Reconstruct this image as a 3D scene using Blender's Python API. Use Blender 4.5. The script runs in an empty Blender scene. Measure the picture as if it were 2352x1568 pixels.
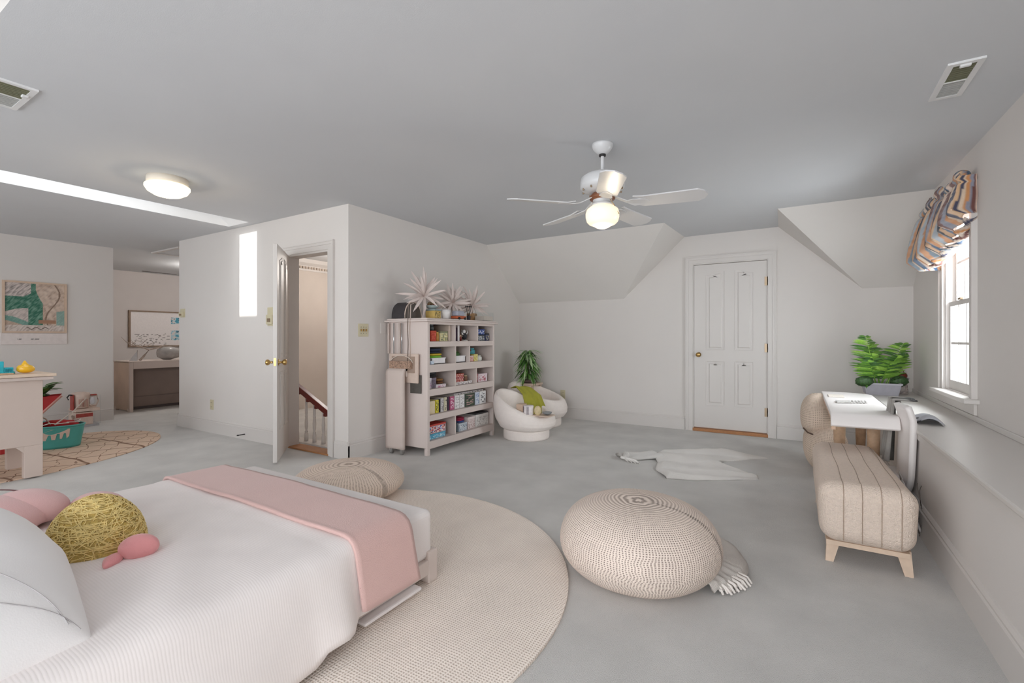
import bpy, math, random
from mathutils import Vector, Matrix, noise
S = bpy.context.scene
PI = math.pi
R = random.Random(7)
sin, cos = math.sin, math.cos
# ------------------------------------------------------------------ camera
cd = bpy.data.cameras.new('camera'); cam = bpy.data.objects.new('camera', cd)
S.collection.objects.link(cam); S.camera = cam
cd.sensor_width = 36; cd.lens = 36*1078/2352; cd.shift_y = -9/2352; cd.clip_start = .02
cam.location = (0, 0, 1.145); cam.rotation_euler = (PI/2, 0, math.radians(31.35))
# ------------------------------------------------------------------ world, sun, exposure
S.view_settings.view_transform = 'Standard'; S.view_settings.look = 'None'
S.view_settings.gamma = 1; S.view_settings.use_curve_mapping = False; S.view_settings.exposure = 0.13
S.cycles.max_bounces = 8; S.cycles.diffuse_bounces = 7; S.cycles.glossy_bounces = 3
S.cycles.transmission_bounces = 6; S.cycles.use_denoising = True
S.cycles.sample_clamp_indirect = 4; S.cycles.caustics_reflective = False; S.cycles.caustics_refractive = False
W = bpy.data.worlds.new('sky'); S.world = W; W.use_nodes = True
W.node_tree.nodes['Background'].inputs[0].default_value = (.87, .94, 1, 1)
W.node_tree.nodes['Background'].inputs[1].default_value = 2.2
def lamp(name, kind, loc, power, color=(1, 1, 1), size=1, size_y=None, rot=(0, 0, 0)):
    l = bpy.data.lights.new(name, kind); l.energy = power; l.color = color
    if kind == 'AREA':
        l.size = size
        if size_y: l.shape = 'RECTANGLE'; l.size_y = size_y
    elif kind == 'POINT': l.shadow_soft_size = size
    o = bpy.data.objects.new(name, l); o.location = loc; o.rotation_euler = rot
    S.collection.objects.link(o); return o
sun = lamp('sun', 'SUN', (-5.3, -4, 8), 4.2, (1, .97, .92)); sun.data.angle = .009
sun.rotation_euler = Vector((0.0, 1, -.88)).to_track_quat('-Z', 'Y').to_euler()
# area lamps added outside the unseen back windows as the room's main light
for i, x in enumerate((-6.6, -4.3, -2.0, .0)):
    lamp('window_daylight', 'AREA', (x, -2.75, 1.3), (9, 13, 42, 88)[i], (.94, .97, 1), 2.0, 1.9, (PI/2, 0, 0))
lamp('window_daylight', 'AREA', (1.32, 4.6, 1.5), 60, (.93, .97, 1), .8, 1.5, (PI/2, 0, PI/2))

# ------------------------------------------------------------------ materials
def lin(c): c /= 255; return c/12.92 if c < .04045 else ((c+.055)/1.055)**2.4
def rgb(h):
    if isinstance(h, str): h = [int(h[i:i+2], 16) for i in (0, 2, 4)]
    return (lin(h[0]), lin(h[1]), lin(h[2]), 1)
MC = {}
def mat(name, col, rough=.8, vary=.05, vs=6, bump=.0, bs=200, metal=0, emit=0, trans=0, coat=0, attr=False, alpha=1, sheen=0):
    if name in MC: return MC[name]
    m = bpy.data.materials.new(name); m.use_nodes = True; n = m.node_tree.nodes; L = m.node_tree.links
    b = n['Principled BSDF']; c = rgb(col) if not isinstance(col, tuple) else col
    b.inputs['Roughness'].default_value = rough; b.inputs['Metallic'].default_value = metal
    if coat: b.inputs['Coat Weight'].default_value = coat
    if trans: b.inputs['Transmission Weight'].default_value = trans; b.inputs['IOR'].default_value = 1.3
    if sheen: b.inputs['Sheen Weight'].default_value = sheen
    tc = n.new('ShaderNodeTexCoord'); ns = n.new('ShaderNodeTexNoise')
    ns.inputs['Scale'].default_value = vs; ns.inputs['Detail'].default_value = 4
    L.new(tc.outputs['Object'], ns.inputs['Vector'])
    mr = n.new('ShaderNodeMapRange'); mr.inputs[1].default_value = .3; mr.inputs[2].default_value = .7
    mr.inputs[3].default_value = 1-vary; mr.inputs[4].default_value = 1+vary
    L.new(ns.outputs['Fac'], mr.inputs[0])
    mx = n.new('ShaderNodeVectorMath'); mx.operation = 'SCALE'
    if attr:
        a = n.new('ShaderNodeAttribute'); a.attribute_name = 'Col'; L.new(a.outputs['Color'], mx.inputs[0])
    else: mx.inputs[0].default_value = c[:3]
    L.new(mr.outputs[0], mx.inputs['Scale']); L.new(mx.outputs[0], b.inputs['Base Color'])
    if bump:
        n2 = n.new('ShaderNodeTexNoise'); n2.inputs['Scale'].default_value = bs; n2.inputs['Detail'].default_value = 3
        L.new(tc.outputs['Object'], n2.inputs['Vector'])
        bp = n.new('ShaderNodeBump'); bp.inputs['Strength'].default_value = bump; bp.inputs['Distance'].default_value = .01
        L.new(n2.outputs['Fac'], bp.inputs['Height']); L.new(bp.outputs[0], b.inputs['Normal'])
    if emit:
        b.inputs['Emission Color'].default_value = c; b.inputs['Emission Strength'].default_value = emit
    MC[name] = m; m['mx'] = mx.name; return m
def weave(name, col, dark, nu, nv, coord='UV', rough=.95, depth=.6, wob=.0, thr=(.15, .55), bump=.5):
    """woven / knitted cloth: a grid of stitches with darker gaps"""
    m = mat(name, col, rough, .05, 5); n = m.node_tree.nodes; L = m.node_tree.links
    b = n['Principled BSDF']; mx = n[m['mx']]
    tc = n.new('ShaderNodeTexCoord'); src = tc.outputs[coord]
    if wob:
        w = n.new('ShaderNodeTexNoise'); w.inputs['Scale'].default_value = 5 if coord == 'Object' else 9; L.new(src, w.inputs['Vector'])
        sc = n.new('ShaderNodeVectorMath'); sc.operation = 'SCALE'; sc.inputs['Scale'].default_value = wob; L.new(w.outputs['Color'], sc.inputs[0])
        ad = n.new('ShaderNodeVectorMath'); ad.operation = 'ADD'; L.new(src, ad.inputs[0]); L.new(sc.outputs[0], ad.inputs[1]); src = ad.outputs[0]
    sp = n.new('ShaderNodeSeparateXYZ'); L.new(src, sp.inputs[0]); outs = []
    for i, k in ((0, nu), (1, nv)):
        ml = n.new('ShaderNodeMath'); ml.operation = 'MULTIPLY'; ml.inputs[1].default_value = k*PI; L.new(sp.outputs[i], ml.inputs[0])
        sn = n.new('ShaderNodeMath'); sn.operation = 'SINE'; L.new(ml.outputs[0], sn.inputs[0])
        ab = n.new('ShaderNodeMath'); ab.operation = 'ABSOLUTE'; L.new(sn.outputs[0], ab.inputs[0]); outs.append(ab.outputs[0])
    mn = n.new('ShaderNodeMath'); mn.operation = 'MAXIMUM'; L.new(outs[0], mn.inputs[0]); L.new(outs[1], mn.inputs[1])
    r = n.new('ShaderNodeMapRange'); r.inputs[1].default_value = thr[0]+.4; r.inputs[2].default_value = thr[1]+.4
    L.new(mn.outputs[0], r.inputs[0])
    mix = n.new('ShaderNodeMix'); mix.data_type = 'RGBA'; mix.inputs[6].default_value = rgb(dark)
    L.new(r.outputs[0], mix.inputs[0]); L.new(mx.outputs[0], mix.inputs[7]); L.new(mix.outputs[2], b.inputs['Base Color'])
    bp = n.new('ShaderNodeBump'); bp.inputs['Strength'].default_value = bump; bp.inputs['Distance'].default_value = .004
    L.new(mn.outputs[0], bp.inputs['Height']); L.new(bp.outputs[0], b.inputs['Normal'])
    return m
WALL = 'ddd8d4'
M_wall = mat('wall_paint', WALL, .85, .012, 2, .06, 260)
M_ceil = mat('ceiling_paint', 'd0d2d5', .9, .012, 2, .06, 240)
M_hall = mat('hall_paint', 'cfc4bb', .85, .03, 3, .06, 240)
M_trim = mat('trim_paint', 'd8d3cf', .45, .01, 3)
M_carpet = mat('carpet', 'dad8d5', 1, .075, 3.2, .7, 330)
M_white = mat('white_paint_wood', 'd9ccc6', .55, .015, 4)
M_cream = mat('cream_laminate', 'd0c1b9', .6, .02, 5)
M_cloth = mat('white_cloth', 'efe9e8', .95, .01, 4, .12, 300, sheen=.2)
M_boucle = mat('ivory_boucle', 'f9f0ea', 1, .02, 20, .5, 180)
M_brass = mat('brass', 'c9a66b', .25, .03, 20, metal=1)
M_hinge = mat('aged_brass_hinge', 'a8947c', .4, .05, 20, metal=.8)
M_ivory = mat('ivory_plastic', 'cfc6a8', .4, .03, 20)
M_black = mat('black_plastic', '221f20', .5, .1, 20)
M_dark = mat('dark_fabric', '3a3638', .8, .15, 20)
M_wood = mat('light_oak', 'c3a284', .6, .12, 30)
M_maho = mat('mahogany', '6e2620', .3, .1, 20)
M_thresh = mat('oak_threshold', 'b07a4e', .5, .1, 30)
M_chrome = mat('chrome', 'cfd2d6', .15, .02, 20, metal=1)
M_glass = mat('clear_glass', 'eef4f4', .03, 0, 5, trans=1)
def pane_glass():
    m = bpy.data.materials.new('window_glass'); m.use_nodes = True; n = m.node_tree.nodes; L = m.node_tree.links; n.remove(n['Principled BSDF'])
    t = n.new('ShaderNodeBsdfTransparent'); g = n.new('ShaderNodeBsdfGlossy'); g.inputs['Roughness'].default_value = .02; x = n.new('ShaderNodeMixShader'); x.inputs[0].default_value = .04
    t.inputs[0].default_value = (.97, .98, .98, 1)
    L.new(t.outputs[0], x.inputs[1]); L.new(g.outputs[0], x.inputs[2]); L.new(x.outputs[0], n['Material Output'].inputs[0]); return m
M_pane = pane_glass()
M_col = mat('printed', 'ffffff', .6, .03, 40, attr=True)
M_colc = mat('printed_cloth', 'ffffff', .9, .04, 60, .1, 200, attr=True)
def solid(h, rough=.6):
    return mat('plain_'+h+('' if rough == .6 else str(rough)), h, rough, .05, 25)

# ------------------------------------------------------------------ object helpers
CO = S.collection.objects
def base(o):
    v = Vector((0, 0, 0))
    while o: v += o.location; o = o.parent
    return v
def tag(o, label=None, cat=None, group=None, kind=None):
    if label: o['label'] = label
    if cat: o['category'] = cat
    if group: o['group'] = group
    if kind: o['kind'] = kind
    return o
def thing(name, label, cat, loc=(0, 0, 0), group=None):
    o = bpy.data.objects.new(name, None); CO.link(o); o.location = loc; o.empty_display_size = .1
    return tag(o, label, cat, group)
def link(name, me, parent=None):
    o = bpy.data.objects.new(name, me); CO.link(o)
    if parent is not None: o.parent = parent; o.location = -base(parent)
    return o
def mesh(name, V, F, m, parent=None, smooth=True, uv=None, cols=None):
    me = bpy.data.meshes.new(name); me.from_pydata([tuple(v) for v in V], [], F); me.materials.append(m)
    if smooth: me.polygons.foreach_set('use_smooth', [True]*len(me.polygons))
    if uv:
        l = me.uv_layers.new(name='UVMap')
        for lo in me.loops: l.data[lo.index].uv = uv[lo.vertex_index]
    if cols:
        a = me.color_attributes.new('Col', 'FLOAT_COLOR', 'POINT')
        for i, c in enumerate(cols): a.data[i].color = c
    me.update(); return link(name, me, parent)
def boxg(x0, x1, y0, y1, z0, z1, o=0):
    V = [(x, y, z) for z in (z0, z1) for y in (y0, y1) for x in (x0, x1)]
    F = [[o+i for i in f] for f in ((0, 2, 3, 1), (4, 5, 7, 6), (0, 1, 5, 4), (2, 6, 7, 3), (0, 4, 6, 2), (1, 3, 7, 5))]
    return V, F
def bev(o, w, seg=2):
    b = o.modifiers.new('bevel', 'BEVEL'); b.width = w; b.segments = seg; b.limit_method = 'ANGLE'; b.angle_limit = .6
    return o
def box(name, x0, x1, y0, y1, z0, z1, m, parent=None, bevel=0, seg=2):
    x0, x1 = min(x0, x1), max(x0, x1); y0, y1 = min(y0, y1), max(y0, y1); z0, z1 = min(z0, z1), max(z0, z1)
    V, F = boxg(x0, x1, y0, y1, z0, z1); o = mesh(name, V, F, m, parent, smooth=False)
    if bevel: bev(o, bevel, seg)
    return o
def boxes(name, L, m, parent=None, bevel=0):
    V, F = [], []
    for b in L:
        v, f = boxg(*b, o=len(V)); V += v; F += f
    o = mesh(name, V, F, m, parent, smooth=False)
    if bevel: bev(o, bevel)
    return o
def grid(name, fn, nu, nv, m, parent=None, cu=False, cv=False, us=1, vs=1, col=None, smooth=True, caps=False):
    """surface fn(u,v) with u,v in 0..1"""
    A = nu if cu else nu+1; B = nv if cv else nv+1; V = []; UV = []; C = []
    for i in range(A):
        for j in range(B):
            u, v = i/nu, j/nv; V.append(fn(u, v)); UV.append((u*us, v*vs))
            if col: C.append(col(u, v))
    F = []
    for i in range(nu):
        for j in range(nv):
            a, b, c, d = i % A, (i+1) % A, j % B, (j+1) % B
            F.append([a*B+c, b*B+c, b*B+d, a*B+d])
    if caps and cv:
        F.append([j for j in range(B)][::-1]); F.append([(A-1)*B+j for j in range(B)])
    return mesh(name, V, F, m, parent, smooth, UV, C or None)
def thick(o, t, off=1):
    s = o.modifiers.new('thickness', 'SOLIDIFY'); s.thickness = t; s.offset = off; return o
def lathe(name, prof, c, m, parent=None, seg=28, smooth=True, sx=1, sy=1):
    V, F, UV = [], [], []; n = len(prof)
    for i in range(seg):
        a = 2*PI*i/seg
        for j, (r, z) in enumerate(prof):
            V.append((c[0]+r*cos(a)*sx, c[1]+r*sin(a)*sy, c[2]+z)); UV.append((i/seg, j/(n-1)))
    for i in range(seg):
        k = (i+1) % seg
        for j in range(n-1): F.append([i*n+j, k*n+j, k*n+j+1, i*n+j+1])
    for j, rev in ((0, True), (n-1, False)):
        if prof[j][0] > 1e-5:
            f = [i*n+j for i in range(seg)]; F.append(f[::-1] if rev else f)
    return mesh(name, V, F, m, parent, smooth, UV)
def tubeg(P, r, k=6, o=0, closed=False):
    P = [Vector(p) for p in P]; V, F = [], []; n = len(P)
    for i, p in enumerate(P):
        d = (P[(i+1) % n if closed else min(i+1, n-1)]-P[(i-1) % n if closed else max(i-1, 0)])
        d = d.normalized() if d.length else Vector((0, 0, 1))
        a = d.cross(Vector((0, 0, 1)));
        if a.length < .05: a = d.cross(Vector((1, 0, 0)))
        a.normalize(); b = d.cross(a); rr = r[i] if isinstance(r, (list, tuple)) else r
        for j in range(k):
            t = 2*PI*j/k; V.append(p+(a*cos(t)+b*sin(t))*rr)
    for i in range(n if closed else n-1):
        q = (i+1) % n
        for j in range(k):
            l = (j+1) % k; F.append([o+i*k+j, o+i*k+l, o+q*k+l, o+q*k+j])
    if not closed:
        F.append([o+j for j in range(k)]); F.append([o+(n-1)*k+j for j in range(k)][::-1])
    return V, F
def tube(name, P, r, m, parent=None, k=8, closed=False):
    V, F = tubeg(P, r, k, 0, closed); return mesh(name, V, F, m, parent)
def tubes(name, LP, r, m, parent=None, k=5):
    V, F = [], []
    for P in LP:
        v, f = tubeg(P, r, k, len(V)); V += v; F += f
    return mesh(name, V, F, m, parent)
def prism(name, pts, axis, a0, a1, m, parent=None, bevel=0):
    """polygon pts (in the plane across axis) extruded from a0 to a1"""
    n = len(pts)
    def q(p, a): return (a, p[0], p[1]) if axis == 0 else (p[0], a, p[1]) if axis == 1 else (p[0], p[1], a)
    V = [q(p, a0) for p in pts]+[q(p, a1) for p in pts]
    F = [[i, (i+1) % n, n+(i+1) % n, n+i] for i in range(n)]+[list(range(n))[::-1], list(range(n, 2*n))]
    o = mesh(name, V, F, m, parent, False)
    import bmesh
    bm = bmesh.new(); bm.from_mesh(o.data); bmesh.ops.recalc_face_normals(bm, faces=bm.faces); bm.to_mesh(o.data); bm.free()
    if bevel: bev(o, bevel)
    return o
def picture(name, o3, du, dv, nu, nv, fn, parent=None, m=None):
    """flat print: corner o3, edge vectors du and dv, colour function of (u,v)"""
    o3, du, dv = Vector(o3), Vector(du), Vector(dv)
    return grid(name, lambda u, v: o3+du*u+dv*v, nu, nv, m or M_col, parent, col=fn, smooth=False)
def struct(o): o['kind'] = 'structure'; return o
def nz(x, y, z=0): return noise.noise(Vector((x, y, z)))
def mixc(a, b, t): t = max(0, min(1, t)); return tuple(a[i]*(1-t)+b[i]*t for i in range(4))

# ------------------------------------------------------------------ room shell
H = 2.4; XR = .99; XS = -3.6; YW = 2.96; YF = 6.12; XL = -8.2; XA = -10.8; XH = -6.87; YB = -2.6; YS = 5.25; ZK = 1.66
struct(box('floor', XA-.1, XR+.3, YB-.1, YF+.2, -.12, 0, M_carpet))
xs = [XA-.1, XL, XH, -5.5, -5.1, XS, -3.7+.0, -2.5, -1.25, -.17, XR+.12]; xs = sorted(set(xs)); ys = [YB-.1, .1, .52, 2.87, YW, YS, YF+.1]
V = [(x, y, H) for x in xs for y in ys]; F = []; nb = len(ys)
for i in range(len(xs)-1):
    for j in range(nb-1):
        cx, cy = (xs[i]+xs[i+1])/2, (ys[j]+ys[j+1])/2
        if -5.5 < cx < -5.1 and .1 < cy < 2.87: continue
        if cy > YS and cx > XS and not -1.25 < cx < -.17: continue
        if -3.7 < cx < -2.5 and cy < .52 and cy > .1: continue
        F.append([i*nb+j, i*nb+j+1, (i+1)*nb+j+1, (i+1)*nb+j])
struct(mesh('ceiling', V, F, M_ceil, smooth=False))
# slopes and the two splayed cheeks beside the door bay
M_slope = mat('slope_paint', 'e0dcd8', .88, .012, 2, .06, 250)
struct(mesh('ceiling_slope', [(XS, YS, H), (-1.25, YS, H), (-1.985, YF, ZK), (XS, YF, ZK)], [[0, 1, 2, 3]], M_slope, smooth=False))
struct(mesh('ceiling_slope', [(-.17, YS, H), (XR, YS, H), (XR, YF, ZK), (.58, YF, ZK)], [[0, 1, 2, 3]], M_slope, smooth=False))
struct(mesh('ceiling_cheek', [(-1.25, YS, H), (-1.21, YF, H), (-1.985, YF, ZK)], [[0, 1, 2]], M_slope, smooth=False))
struct(mesh('ceiling_cheek', [(-.17, YS, H), (.58, YF, ZK), (-.19, YF, H)], [[0, 1, 2]], M_slope, smooth=False))
# far wall with the door opening
DX0, DX1, DZ = -1.11, -.292, 2.05
struct(boxes('wall_far', [(XS-.1, DX0, YF, YF+.12, 0, H), (DX0, DX1, YF, YF+.12, DZ, H), (DX1, XR+.12, YF, YF+.12, 0, H)], M_wall))
struct(box('wall_closet', DX0-.1, DX1+.1, YF+.3, YF+.34, 0, H, M_wall))
# bookcase wall
struct(box('wall_shelf', XS-.1, XS, YW, YF, 0, H, M_wall))
# wall with the open door
OX0, OX1, OZ = -4.545, -3.876, 2.0
struct(boxes('wall_left', [(XH, OX0, YW, YW+.1, 0, H), (OX0, OX1, YW, YW+.1, OZ, H), (OX1, XS-.1, YW, YW+.1, 0, H)], M_wall))
struct(box('wall_return', XH, XH+.1, YW+.1, YF, 0, H, M_hall))
struct(box('wall_hall', XH, XS, YF, YF+.1, 0, H, M_hall))
struct(box('wall_playroom', XL-.1, XL, YB, 2.71, 0, H, M_wall))
struct(box('wall_alcove', XA-.1, XA, 2.58, YF+.1, 0, H, mat('alcove_paint', 'd4cdca', .85, .02, 3, .06, 240)))
struct(box('wall_alcove_end', XA, XH, YF, YF+.1, 0, H, M_wall))
struct(box('wall_alcove_near', XA, XL-.1, 2.58, 2.71, 0, H, M_wall))
# right wall with window opening (y 4.26..4.93, z .76..2.06)
WY0, WY1, WZ0, WZ1 = 4.24, 4.93, .75, 2.07
struct(boxes('wall_right', [(XR, XR+.12, YB, WY0, 0, H), (XR, XR+.12, WY1, YF+.1, 0, H), (XR, XR+.12, WY0, WY1, 0, WZ0), (XR, XR+.12, WY0, WY1, WZ1, H)], M_wall))
# unseen back wall, with wide window openings added to let daylight in
wb = [(XL-.1, -7.7, YB-.1, YB, 0, H), (-7.7, 1.0, YB-.1, YB, 0, .35), (-7.7, 1.0, YB-.1, YB, 2.25, H)]
for x in (-5.6, -5.3), (-3.3, -3.0), (-1.0, -.9): wb.append((x[0], x[1], YB-.1, YB, .35, 2.25))
wb.append((1.0, XR+.12, YB-.1, YB, 0, H))
struct(boxes('wall_back', wb, M_wall))
k = 2
for x0, x1 in ((-7.7, -5.6), (-5.3, -3.3), (-3.0, -1.0), (-.9, 1.0)):
    w = struct(boxes('window_%d' % k, [(x0, x1, YB-.09, YB-.01, .35, .41), (x0, x1, YB-.09, YB-.01, 2.19, 2.25), (x0, x0+.06, YB-.09, YB-.01, .41, 2.19), (x1-.06, x1, YB-.09, YB-.01, .41, 2.19), ((x0+x1)/2-.03, (x0+x1)/2+.03, YB-.09, YB-.01, .41, 2.19)], M_trim)); k += 1
struct(box('porch_roof', -9.5, 1.6, -5.2, YB-.1, 2.55, 2.65, M_white))  # unseen slab, added to keep sun from entering the back windows
# skylight shaft
sv = [(-5.5, .1, H), (-5.1, .1, H), (-5.1, 2.87, H), (-5.5, 2.87, H), (-5.5, .9, 3.12), (-5.1, .9, 3.12), (-5.1, 2.05, 3.12), (-5.5, 2.05, 3.12)]
struct(mesh('skylight_shaft', sv, [[0, 4, 5, 1], [1, 5, 6, 2], [2, 6, 7, 3], [3, 7, 4, 0]], mat('shaft_paint', 'f2f2f2', .9, .01), smooth=False))
sk = struct(boxes('window_6', [(-5.54, -5.45, .86, 2.09, 3.12, 3.2), (-5.09, -5.06, .86, 2.09, 3.12, 3.2), (-5.45, -5.09, .86, .9, 3.12, 3.2), (-5.45, -5.09, 2.05, 2.09, 3.12, 3.2)], M_trim))
lamp('window_daylight', 'AREA', (-5.27, 1.45, 3.4), 8, (.95, .98, 1), 1.1, .4, (0, 0, PI/2))
# shallow ceiling recess beside the camera
struct(mesh('ceiling_recess', [(-3.7, .1, H), (-2.5, .1, H), (-2.5, .52, H), (-3.7, .52, H), (-3.7, .1, H+.12), (-2.5, .1, H+.12), (-2.5, .52, H+.12), (-3.7, .52, H+.12)],
     [[0, 4, 5, 1], [1, 5, 6, 2], [2, 6, 7, 3], [3, 7, 4, 0], [4, 7, 6, 5]], M_slope, smooth=False))

# baseboards: stepped profile (thickness, z)
def bb(name, a, b, nrm, h=.165):
    a, b, n = Vector((*a, 0)), Vector((*b, 0)), Vector((*nrm, 0))
    pr = [(0, 0), (.018, 0), (.018, h-.035), (.012, h-.028), (.014, h-.016), (.006, h-.004), (0, h)]
    V = []
    for p in (a, b):
        for t, z in pr: V.append(p+n*t+Vector((0, 0, z)))
    k = len(pr); F = [[i, i+1, k+i+1, k+i] for i in range(k-1)]+[list(range(k)), list(range(k, 2*k))[::-1]]
    return struct(mesh(name, V, F, M_trim, smooth=False))
bb('baseboard_far', (XS, YF), (DX0-.09, YF), (0, -1)); bb('baseboard_far', (DX1+.09, YF), (.6, YF), (0, -1))
bb('baseboard_shelf', (XS, YW-.018), (XS, YF), (1, 0)); bb('baseboard_left', (OX1+.09, YW), (XS+.018, YW), (0, -1)); bb('baseboard_left', (XH-.018, YW), (OX0-.09, YW), (0, -1))
bb('baseboard_return', (XH, YW-.018), (XH, YF), (-1, 0)); bb('baseboard_playroom', (XL, YB), (XL, 2.71), (1, 0)); bb('baseboard_alcove', (XA, 2.7), (XA, YF), (1, 0))
# window seat along the right wall
struct(box('wall_window_seat', .618, XR, YB, YF, 0, .575, M_wall))
M_ledge = mat('ledge_paint', 'd6d2ce', .38, .012, 3)
led = struct(box('trim_1', .6, XR, YB, YF, .575, .6, M_ledge, bevel=.006)); struct(box('trim_2', .606, .62, YB, YF, .54, .575, M_ledge))
struct(box('trim_3', XR-.012, XR, YB, YF, .6, .635, M_trim, bevel=.004)); struct(box('trim_4', .62, XR, YF-.012, YF, .6, .63, M_trim))
bb('baseboard_right', (.618, YB), (.618, YF), (-1, 0), .18)

# casings
def casing(name, x0, x1, zt, yw, w=.085, dn=-1):
    L = []
    for a, b, t in ((0, w*.55, .012), (w*.55, w*.86, .02), (w*.86, w, .026)):
        L += [(x0-b, x0-a, yw-t, yw, 0, zt+a), (x1+a, x1+b, yw-t, yw, 0, zt+a), (x0-b, x1+b, yw-t, yw, zt+a, zt+b)]
    return struct(boxes(name, L, M_trim))
casing('trim_5', DX0, DX1, DZ, YF); casing('trim_6', OX0, OX1, OZ, YW)
struct(boxes('trim_7', [(DX0, DX0+.01, YF, YF+.12, 0, DZ-.01), (DX1-.01, DX1, YF, YF+.12, 0, DZ-.01), (DX0, DX1, YF, YF+.12, DZ-.01, DZ)], M_trim))
struct(boxes('trim_8', [(OX0, OX0+.02, YW-.005, YW+.12, 0, OZ-.02), (OX1-.02, OX1, YW-.005, YW+.12, 0, OZ-.02), (OX0, OX1, YW-.005, YW+.12, OZ-.02, OZ)], M_trim))
struct(box('trim_9', DX0, DX1, YF-.02, YF+.12, 0, .035, M_thresh, bevel=.004)); struct(box('trim_10', OX0, OX1, YW-.01, YW+.14, 0, .016, M_thresh, bevel=.003))

# ------------------------------------------------------------------ doors
def panel_door(name, w, h, th, arch=True):
    """door in local coords: x 0..w from the hinge side, y 0..th, z 0..h"""
    d = box(name, 0, w, 0, th, 0, h, M_trim, None, .002)
    for sd, yy in ((-1, 0), (1, th)):
        for cx0, cx1 in ((.14*w/.79, .345*w/.79), (.455*w/.79, .65*w/.79)):
            for z0, z1, ar in ((.28, .82, 0), (.95, 1.87, arch)):
                z0 *= h/2; z1 *= h/2; pts = []
                n = 8; dirn = 1 if cx0 < w*.5 else -1
                top = []
                for i in range(n+1):
                    t = i/n; s = t if cx0 < w/2 else 1-t
                    top.append((cx0+(cx1-cx0)*t, z1+(ar and .045*(s*s*(3-2*s)))))
                pts = [(cx0, z0), (cx1, z0)]+top[::-1]
                ctr = ((cx0+cx1)/2, (z0+z1)/2)
                def ins(d_):
                    return [(p[0]+(d_ if p[0] < ctr[0]-.02 else -d_ if p[0] > ctr[0]+.02 else 0), p[1]+(d_ if p[1] < ctr[1] else -d_)) for p in pts]
                rings = [(pts, 0), (pts, .006), (ins(.012), .002), (ins(.03), .002), (ins(.042), .009), (ins(.05), .009)]
                V, F = [], []; m_ = len(pts)
                for rg, dd in rings:
                    for p in rg: V.append((p[0], yy+sd*dd, p[1]))
                for r_ in range(len(rings)-1):
                    for i in range(m_): F.append([r_*m_+i, r_*m_+(i+1) % m_, (r_+1)*m_+(i+1) % m_, (r_+1)*m_+i])
                F.append([(len(rings)-1)*m_+i for i in range(m_)])
                o = mesh('panel', V, F, M_trim, None, False); o.parent = d; o.location = (0, 0, 0)
                import bmesh
                bm = bmesh.new(); bm.from_mesh(o.data); bmesh.ops.recalc_face_normals(bm, faces=bm.faces); bm.to_mesh(o.data); bm.free()
    return struct(d)
KN = [(0.028, 0), (.03, .004), (.012, .008), (.01, .03), (.022, .04), (.028, .052), (.024, .066), (.01, .072), (0, .073)]
def knob(d, x, y, z, sgn):
    o = lathe('knob', [(r, t) for r, t in KN], (0, 0, 0), M_brass, None, 18); o.parent = d; o.location = (x, y, z); o.rotation_euler = (-PI/2*sgn, 0, 0); return o
d1 = panel_door('door_1', .795, 1.99, .04); d1.location = (DX0+.012, YF+.012, .045)
knob(d1, .055, 0, .89, -1)
o = box('strike_plate', -.008, .0, -.004, .02, .86, .93, M_hinge); o.parent = d1
for z in (.19, .93, 1.7):
    o = boxes('hinge', [(.77, .8, -.004, .0, z, z+.1), (.796, .81, -.012, .004, z, z+.1)], M_hinge); o.parent = d1
d2 = panel_door('door_2', .68, 1.97, .035); d2.location = (OX0+.012, YW-.03, .02); d2.rotation_euler = (0, 0, math.atan2(-.455, .515))
for s_, y_ in ((-1, 0), (1, .035)): knob(d2, .62, y_, .90, s_)
o = box('latch', .679, .683, .008, .027, .87, .94, M_brass); o.parent = d2
struct(box('trim_11', OX1-.024, OX1-.018, YW+.0, YW+.03, .87, .93, M_hinge))

# ------------------------------------------------------------------ window on the right wall
wf = struct(boxes('window_1', [(XR-.02, XR, WY0-.09, WY0, .72, WZ1+.1), (XR-.02, XR, WY1, WY1+.09, .72, WZ1+.1), (XR-.02, XR, WY0, WY1, WZ1, WZ1+.1),
    (XR-.03, XR-.02, WY0-.09, WY0-.065, .72, WZ1+.1), (XR-.03, XR-.02, WY1+.065, WY1+.09, .72, WZ1+.1),
    (XR, XR+.12, WY0, WY0+.02, WZ0, WZ1-.02), (XR, XR+.12, WY1-.02, WY1, WZ0, WZ1-.02), (XR, XR+.12, WY0, WY1, WZ1-.02, WZ1)], M_trim))
box('window_sill', XR-.075, XR+.1, WY0-.13, WY1+.13, .715, .745, M_trim, wf, .008)
box('sill_apron', XR-.018, XR, WY0-.09, WY1+.09, .64, .715, M_trim, wf, .004)
zm = 1.4
def sash(x0, x1, z0, z1, rows, rb):
    y0, y1 = WY0+.02, WY1-.02; s = .035
    o = boxes('sash', [(x0, x1, y0, y0+s, z0, z1), (x0, x1, y1-s, y1, z0, z1), (x0, x1, y0+s, y1-s, z0, z0+rb), (x0, x1, y0+s, y1-s, z1-.035, z1)], M_trim, wf)
    for i in (1, 2):
        y = y0+s+(y1-y0-2*s)*i/3; box('muntin', x0+.005, x1-.005, y-.009, y+.009, z0+rb, z1-.035, M_trim, o)
    for i in range(1, rows):
        z = z0+rb+(z1-.035-z0-rb)*i/rows; box('muntin', x0+.006, x1-.006, y0+s, y1-s, z-.009, z+.009, M_trim, o)
    for i in range(3):
        for j in range(rows):
            ya = y0+s+(y1-y0-2*s)*i/3; za = z0+rb+(z1-.035-z0-rb)*j/rows
            box('pane', (x0+x1)/2-.001, (x0+x1)/2+.001, ya+.008, ya+(y1-y0-2*s)/3-.008, za+.008, za+(z1-.035-z0-rb)/rows-.008, M_pane, o)
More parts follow.
